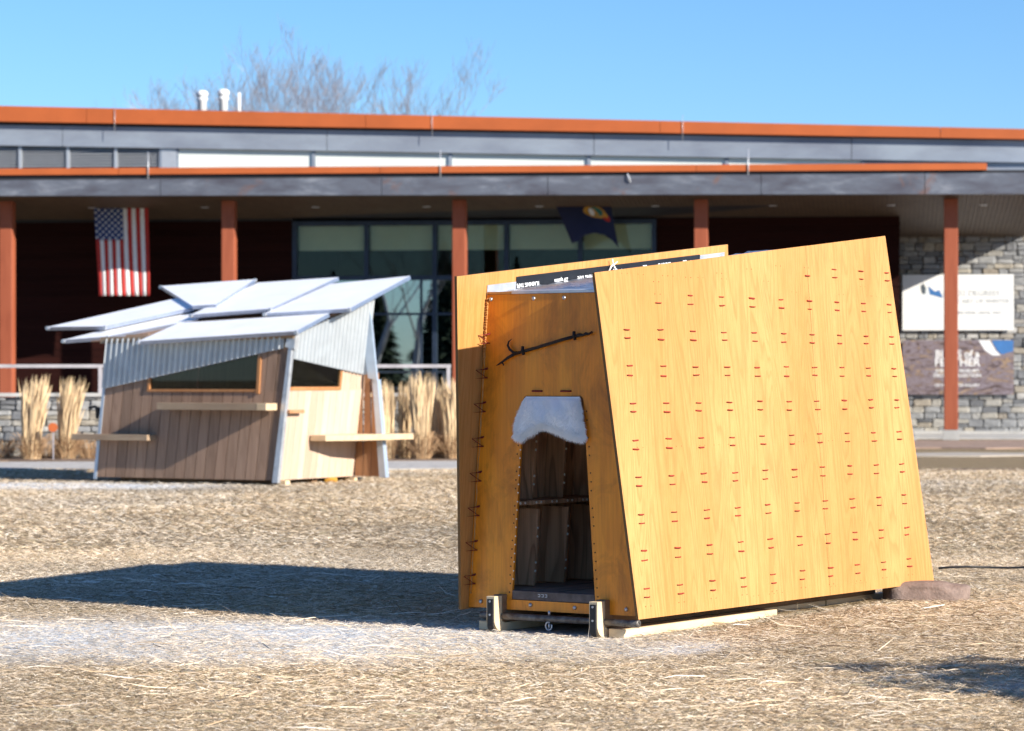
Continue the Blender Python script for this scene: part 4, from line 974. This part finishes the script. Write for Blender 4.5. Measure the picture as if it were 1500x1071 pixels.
b = MB()
for i in range(11):
    for j in range(9):
        if (i+j)%2: continue
        s, t = (j+.5)/9*7/13, .03+(i+.5)/11*.365; c0 = fl(s, t, -.008); r_ = .042
        pts = [c0+Vector((r_*(1 if k%2==0 else .42)*math.sin(k*math.pi/5),0,r_*(1 if k%2==0 else .42)*math.cos(k*math.pi/5))) for k in range(10)]
        n = len(b.V); b.V += [tuple(p) for p in pts]; b.F += [tuple(range(n,n+10))]
link(bpy.data.objects.new('stars', mesh('stars', b.V, b.F, M['fl_white'])), can)
sheet('header', 0, 1, 0, .028, 12, 1, 'fl_white', fe, fl)
b = MB(); b.tube([(0,0,0),(0,0,.12)],.01,6); b.tube([(fw,0,0),(fw,0,.12)],.01,6); b.build('hanging_cord', M['white'], fe)
ga, gb = bp(810,292,2.1), bp(893,292,2.1)
ge = empty('navy_flag', BF.O+BF.Rt*ga.x+BF.U*2.1+Vector((0,0,ga.z)), -BQ); tag(ge, 'dark navy flag with a gold and green emblem billowing under the eave', 'flag')
gw = gb.x-ga.x
def gl(s, t, off=0):
    bot = np.interp(s,[0,.12,.3,.5,.7,.88,1],[1.14,1.10,.93,.88,.93,1.08,1.26])
    return Vector((s*gw*(1-.20*t)+.50*t*(1-s)+.24*t*s+s*t*.28, -.10*math.sin(math.pi*s*1.5)*t-.06*t+off, -t*bot))
sheet('cloth', 0, 1, .04, 1, 24, 12, 'fl_navy', ge, gl); sheet('header', 0, 1, 0, .038, 12, 1, 'fl_white', ge, gl)
def emblem(cx, cy, rx, ry, mat, off, a0=0, a1=2*math.pi):
    b = MB(); pts = [gl(cx+rx*math.cos(t), cy+ry*math.sin(t), off) for t in np.linspace(a0,a1,18,endpoint=False)]
    n = len(b.V); b.V = [tuple(p) for p in pts]; b.F = [tuple(range(18))]; link(bpy.data.objects.new('emblem', mesh('emblem', b.V, b.F, M[mat])), ge)
emblem(.66,.36,.21,.17,'gold',-.012); emblem(.68,.35,.14,.125,'teal',-.017); emblem(.60,.37,.05,.11,'fl_white',-.021); emblem(.86,.46,.07,.09,'fl_red',-.015); emblem(.85,.40,.05,.06,'gold',-.02)
b = MB(); b.tube([(0,0,0),(0,0,.12)],.01,6); b.tube([(gw,0,0),(gw,0,.12)],.01,6); b.build('hanging_cord', M['white'], ge)

# ------------------------------------------------------------------ retaining wall, railing, grasses
rw = empty('retaining_wall', (0,54.4,0)); tag(rw, 'low grey stone retaining wall behind the feather grasses', 'wall')
b = MB(); b.box(-16,4.6,.08,.5,-.1,1.16); b.build('wall_core', M['mortar'], rw)
def rskip(a, c, z0, z1): return (-7.6 < a and c < -2.9)
stone_wall(rw, -10.2, 4.5, .03, 1.17, .07, .11,.2,.18,.42, rskip, 8)
b = MB(); b.box(-16,4.7,-.08,.56,1.172,1.24); b.build('coping', M['concrete'], rw)
rl = empty('handrail', (0,54.5,1.24)); tag(rl, 'grey metal handrail on top of the retaining wall', 'railing')
b = MB(); b.box(-16,-1.17,-.035,.035,.485,.55); b.build('top_rail', M['rail'], rl)
for px in (-140,147,-1,500,657):
    if px == -1: continue
    x = (px-750)/F_PX*54.5; b = MB(); b.box(x-.035,x+.035,-.03,.03,0,.484); b.build('post', M['rail'], rl)
def clump(px, Yd, h, rad, n, seed, label, low=False):
    r = random.Random(seed); x0 = (px-750)/F_PX*Yd
    e = empty('feather_grass', (x0, Yd, .03), 0); tag(e, label, 'ornamental grass', 'feather grasses along the retaining wall')
    b = MB(); b2 = MB(); rad *= .74; lean = Vector((r.gauss(0,.045), r.gauss(0,.045), 0))
    def blade(bb, bx, by, dxx, dyy, hh, w_, droop):
        kink = Vector((r.gauss(0,.05), r.gauss(0,.05), 0)); pts = []
        for k in range(5):
            t = k/4; pts.append(Vector((bx+dxx*t**1.5+(lean.x+kink.x)*t*t*hh, by+dyy*t**1.5+(lean.y+kink.y)*t*t*hh, hh*(t-droop*t*t*t))))
        wv = Vector((1,r.uniform(-1,1),0)).normalized()*w_; n0 = len(bb.V)
        for k, p in enumerate(pts):
            ww_ = wv*(.5 if k < 2 else (2.2 if k == 3 and droop < .2 else .8 if k < 4 else .15)); bb.V += [tuple(p-ww_), tuple(p+ww_)]
        for k in range(4): bb.F.append((n0+2*k,n0+2*k+1,n0+2*k+3,n0+2*k+2))
    for _ in range(n):
        an = r.uniform(0,6.28); rr = rad*1.05*math.sqrt(r.random()); sp = rad*r.uniform(-.25,.42)
        if not low: blade(b, rr*math.cos(an), rr*math.sin(an), sp*math.cos(an), sp*math.sin(an), h*(1.06-.45*r.random()**.85), .0065, .0)
    for _ in range(int(n*.9)):
        an = r.uniform(0,6.28); rr = rad*1.1*math.sqrt(r.random()); sp = rad*r.uniform(.6,3.2)
        blade(b2, rr*math.cos(an), rr*math.sin(an), sp*math.cos(an), sp*math.sin(an), h*r.uniform(.15,.60)*(1.2 if low else 1), .006, .45)
    if not low: link(bpy.data.objects.new('plume', mesh('plume', b.V, b.F, M['plume'])), e)
    link(bpy.data.objects.new('leaves', mesh('leaves', b2.V, b2.F, M['plume_d'])), e)
clump(46,52.6,1.50,.22,330,1,'tall tan feather grass clump nearest the left picture edge')
clump(98,52.9,1.48,.20,300,2,'tall tan feather grass clump left of the kiosk wall')
clump(2,53.0,.95,.24,260,3,'low bent brown grass tuft cut by the left picture edge',True)
clump(132,53.2,1.0,.26,240,4,'short bent brown grass tuft touching the left side of the kiosk',True)
clump(70,53.6,.8,.26,220,16,'low brown grass tuft between the two tall clumps left of the kiosk',True)
clump(567,52.8,1.42,.19,240,5,'feather grass clump just right of the kiosk metal edge')
clump(592,53.3,1.38,.16,170,6,'second feather grass clump right of the kiosk')
clump(618,52.6,1.55,.20,320,7,'tallest feather grass clump between kiosk and plywood shelter')
clump(640,53.2,1.35,.17,200,8,'feather grass clump left of the one beside the shelter edge')
clump(662,52.9,1.45,.19,260,9,'feather grass clump half hidden by the plywood shelter')
clump(604,53.9,.9,.28,260,10,'low brown tuft at the foot of the tallest feather grass',True)
clump(648,53.9,.9,.28,260,11,'low brown tuft near the left edge of the plywood shelter',True)
gd = empty('orange_marker', (W(78,640,52.3).x,52.3,.02), 0); tag(gd, 'small rust orange disc on a stake among the grasses left of the kiosk', 'marker')
b = MB(); b.tube([(0,0,0),(0,0,.52)],.012,6); b.build('stake', M['bark'], gd)
b = MB(); b.disc((0,-.02,.60),(0,-1,0),.085,.03,16); b.build('disc', M['orange'], gd)

# ------------------------------------------------------------------ trees
def bare_tree(name, loc, h, seed, label, spread=.55, levels=6, trunk=.16, group=None):
    r = random.Random(seed); e = empty(name, loc, 0); tag(e, label, 'tree', group)
    tb, cb = MB(), MB()
    def grow(p, d, l, rad, lev):
        pts = [p]; rr = [rad]; q = p; dd = d
        for k in range(3):
            dd = (dd+Vector((r.gauss(0,.10),r.gauss(0,.10),r.gauss(.05,.06)))).normalized(); q = q+dd*l/3; pts.append(q); rr.append(rad*(1-.16*(k+1)))
        (tb if lev < 2 else cb).tube(pts, rr, 6 if lev < 2 else (4 if lev < 4 else 3), cap=False)
        if lev >= levels: return
        for k in range(r.choice([2,3,3]) if lev < levels-1 else 3):
            t = r.uniform(.45,1) if k else 1.0; i = min(int(t*3),2); bpnt = pts[i].lerp(pts[i+1], t*3-i)
            nd = (dd+Vector((r.gauss(0,spread),r.gauss(0,spread),r.gauss(.18,.15)))).normalized()
            if nd.z < .05: nd.z = .1
            grow(bpnt, nd, l*r.uniform(.62,.84), max(.0065, rr[-1]*(.8 if k == 0 else .62)), lev+1)
    grow(Vector((0,0,-.1)), Vector((0,0,1)), h*.27, trunk, 0)
    top = max(v[2] for v in cb.V)
    for mb_ in (tb, cb): mb_.V = [(x*h/top, y*h/top, z*h/top) for x, y, z in mb_.V]
    link(bpy.data.objects.new('trunk', mesh('trunk', tb.V, tb.F, M['bark'], True)), e); link(bpy.data.objects.new('crown', mesh('crown', cb.V, cb.F, M['bark'])), e)
G = 'bare trees above the roof'
for px, pt, Yd, sd_, lb in ((345,78,114,26,'bare treetop directly above the white roof vents'),(408,48,112,21,'bare tree well left of the tallest one above the roof'),(474,34,108,22,'tallest bare tree above the roof line'),(440,50,117,28,'bare tree filling the gap left of the tallest one above the roof'),(505,52,117,29,'bare tree filling the gap right of the tallest one above the roof'),(530,66,115,23,'bare tree well right of the tallest one above the roof'),(566,96,113,27,'lowest bare tree at the right end of the roof line trees')):
    p = W(px, pt, Yd); bare_tree('bare_tree', (p.x, Yd, 0), p.z, sd_, lb, .40, 7, .11, G)
for x, y, h, sd_, lb in ((-33,-24,15,31,'bare tree mirrored in the left window panes'),(-37,-28,16,32,'bare tree mirrored behind the conifer in the windows'),(-29,-30,15,33,'bare tree mirrored at the right of the windows')):
    bare_tree('bare_tree', (x,y,0), h, sd_, lb, .6, 5, .2, 'trees mirrored in the glass')
def conifer(loc, h, seed, label):
    r = random.Random(seed); e = empty('conifer', loc, 0); tag(e, label, 'tree', 'trees mirrored in the glass')
    b = MB(); b.tube([(0,0,-.1),(0,0,h*.5),(0,0,h)],[.2,.12,.02],8); b.build('trunk', M['bark'], e)
    c = MB()
    for k in range(2600):
        t = r.random()**.75; z = h*(.08+.92*t); L = (1-t)*h*.30*r.uniform(.6,1.1)+.15; an = r.uniform(0,6.28)
        d = Vector((math.cos(an),math.sin(an),-.25)); s_ = Vector((-math.sin(an),math.cos(an),r.uniform(-.5,.5)))*L*.12; o_ = Vector((0,0,z))
        n = len(c.V); c.V += [tuple(o_),tuple(o_+d*L*.6-s_),tuple(o_+d*L),tuple(o_+d*L*.6+s_)]; c.F.append((n,n+1,n+2,n+3))
    link(bpy.data.objects.new('crown', mesh('crown', c.V, c.F, M['needle'])), e)
for x, y, h, sd_, lb in ((-35,-38,11,41,'dark conifer mirrored in the middle of the tall windows'),(-38.5,-34,8.5,42,'shorter conifer mirrored left of the taller one'),(-31,-42,10,43,'conifer mirrored near the porch column'),(-43,-38,9,44,'conifer mirrored at the far left of the windows')):
    conifer((x,y,0), h, sd_, lb)
print('stones', ns, sum(o.name.startswith('stone.') or o.name=='stone' for o in bpy.data.objects), 'objects', len(bpy.data.objects))
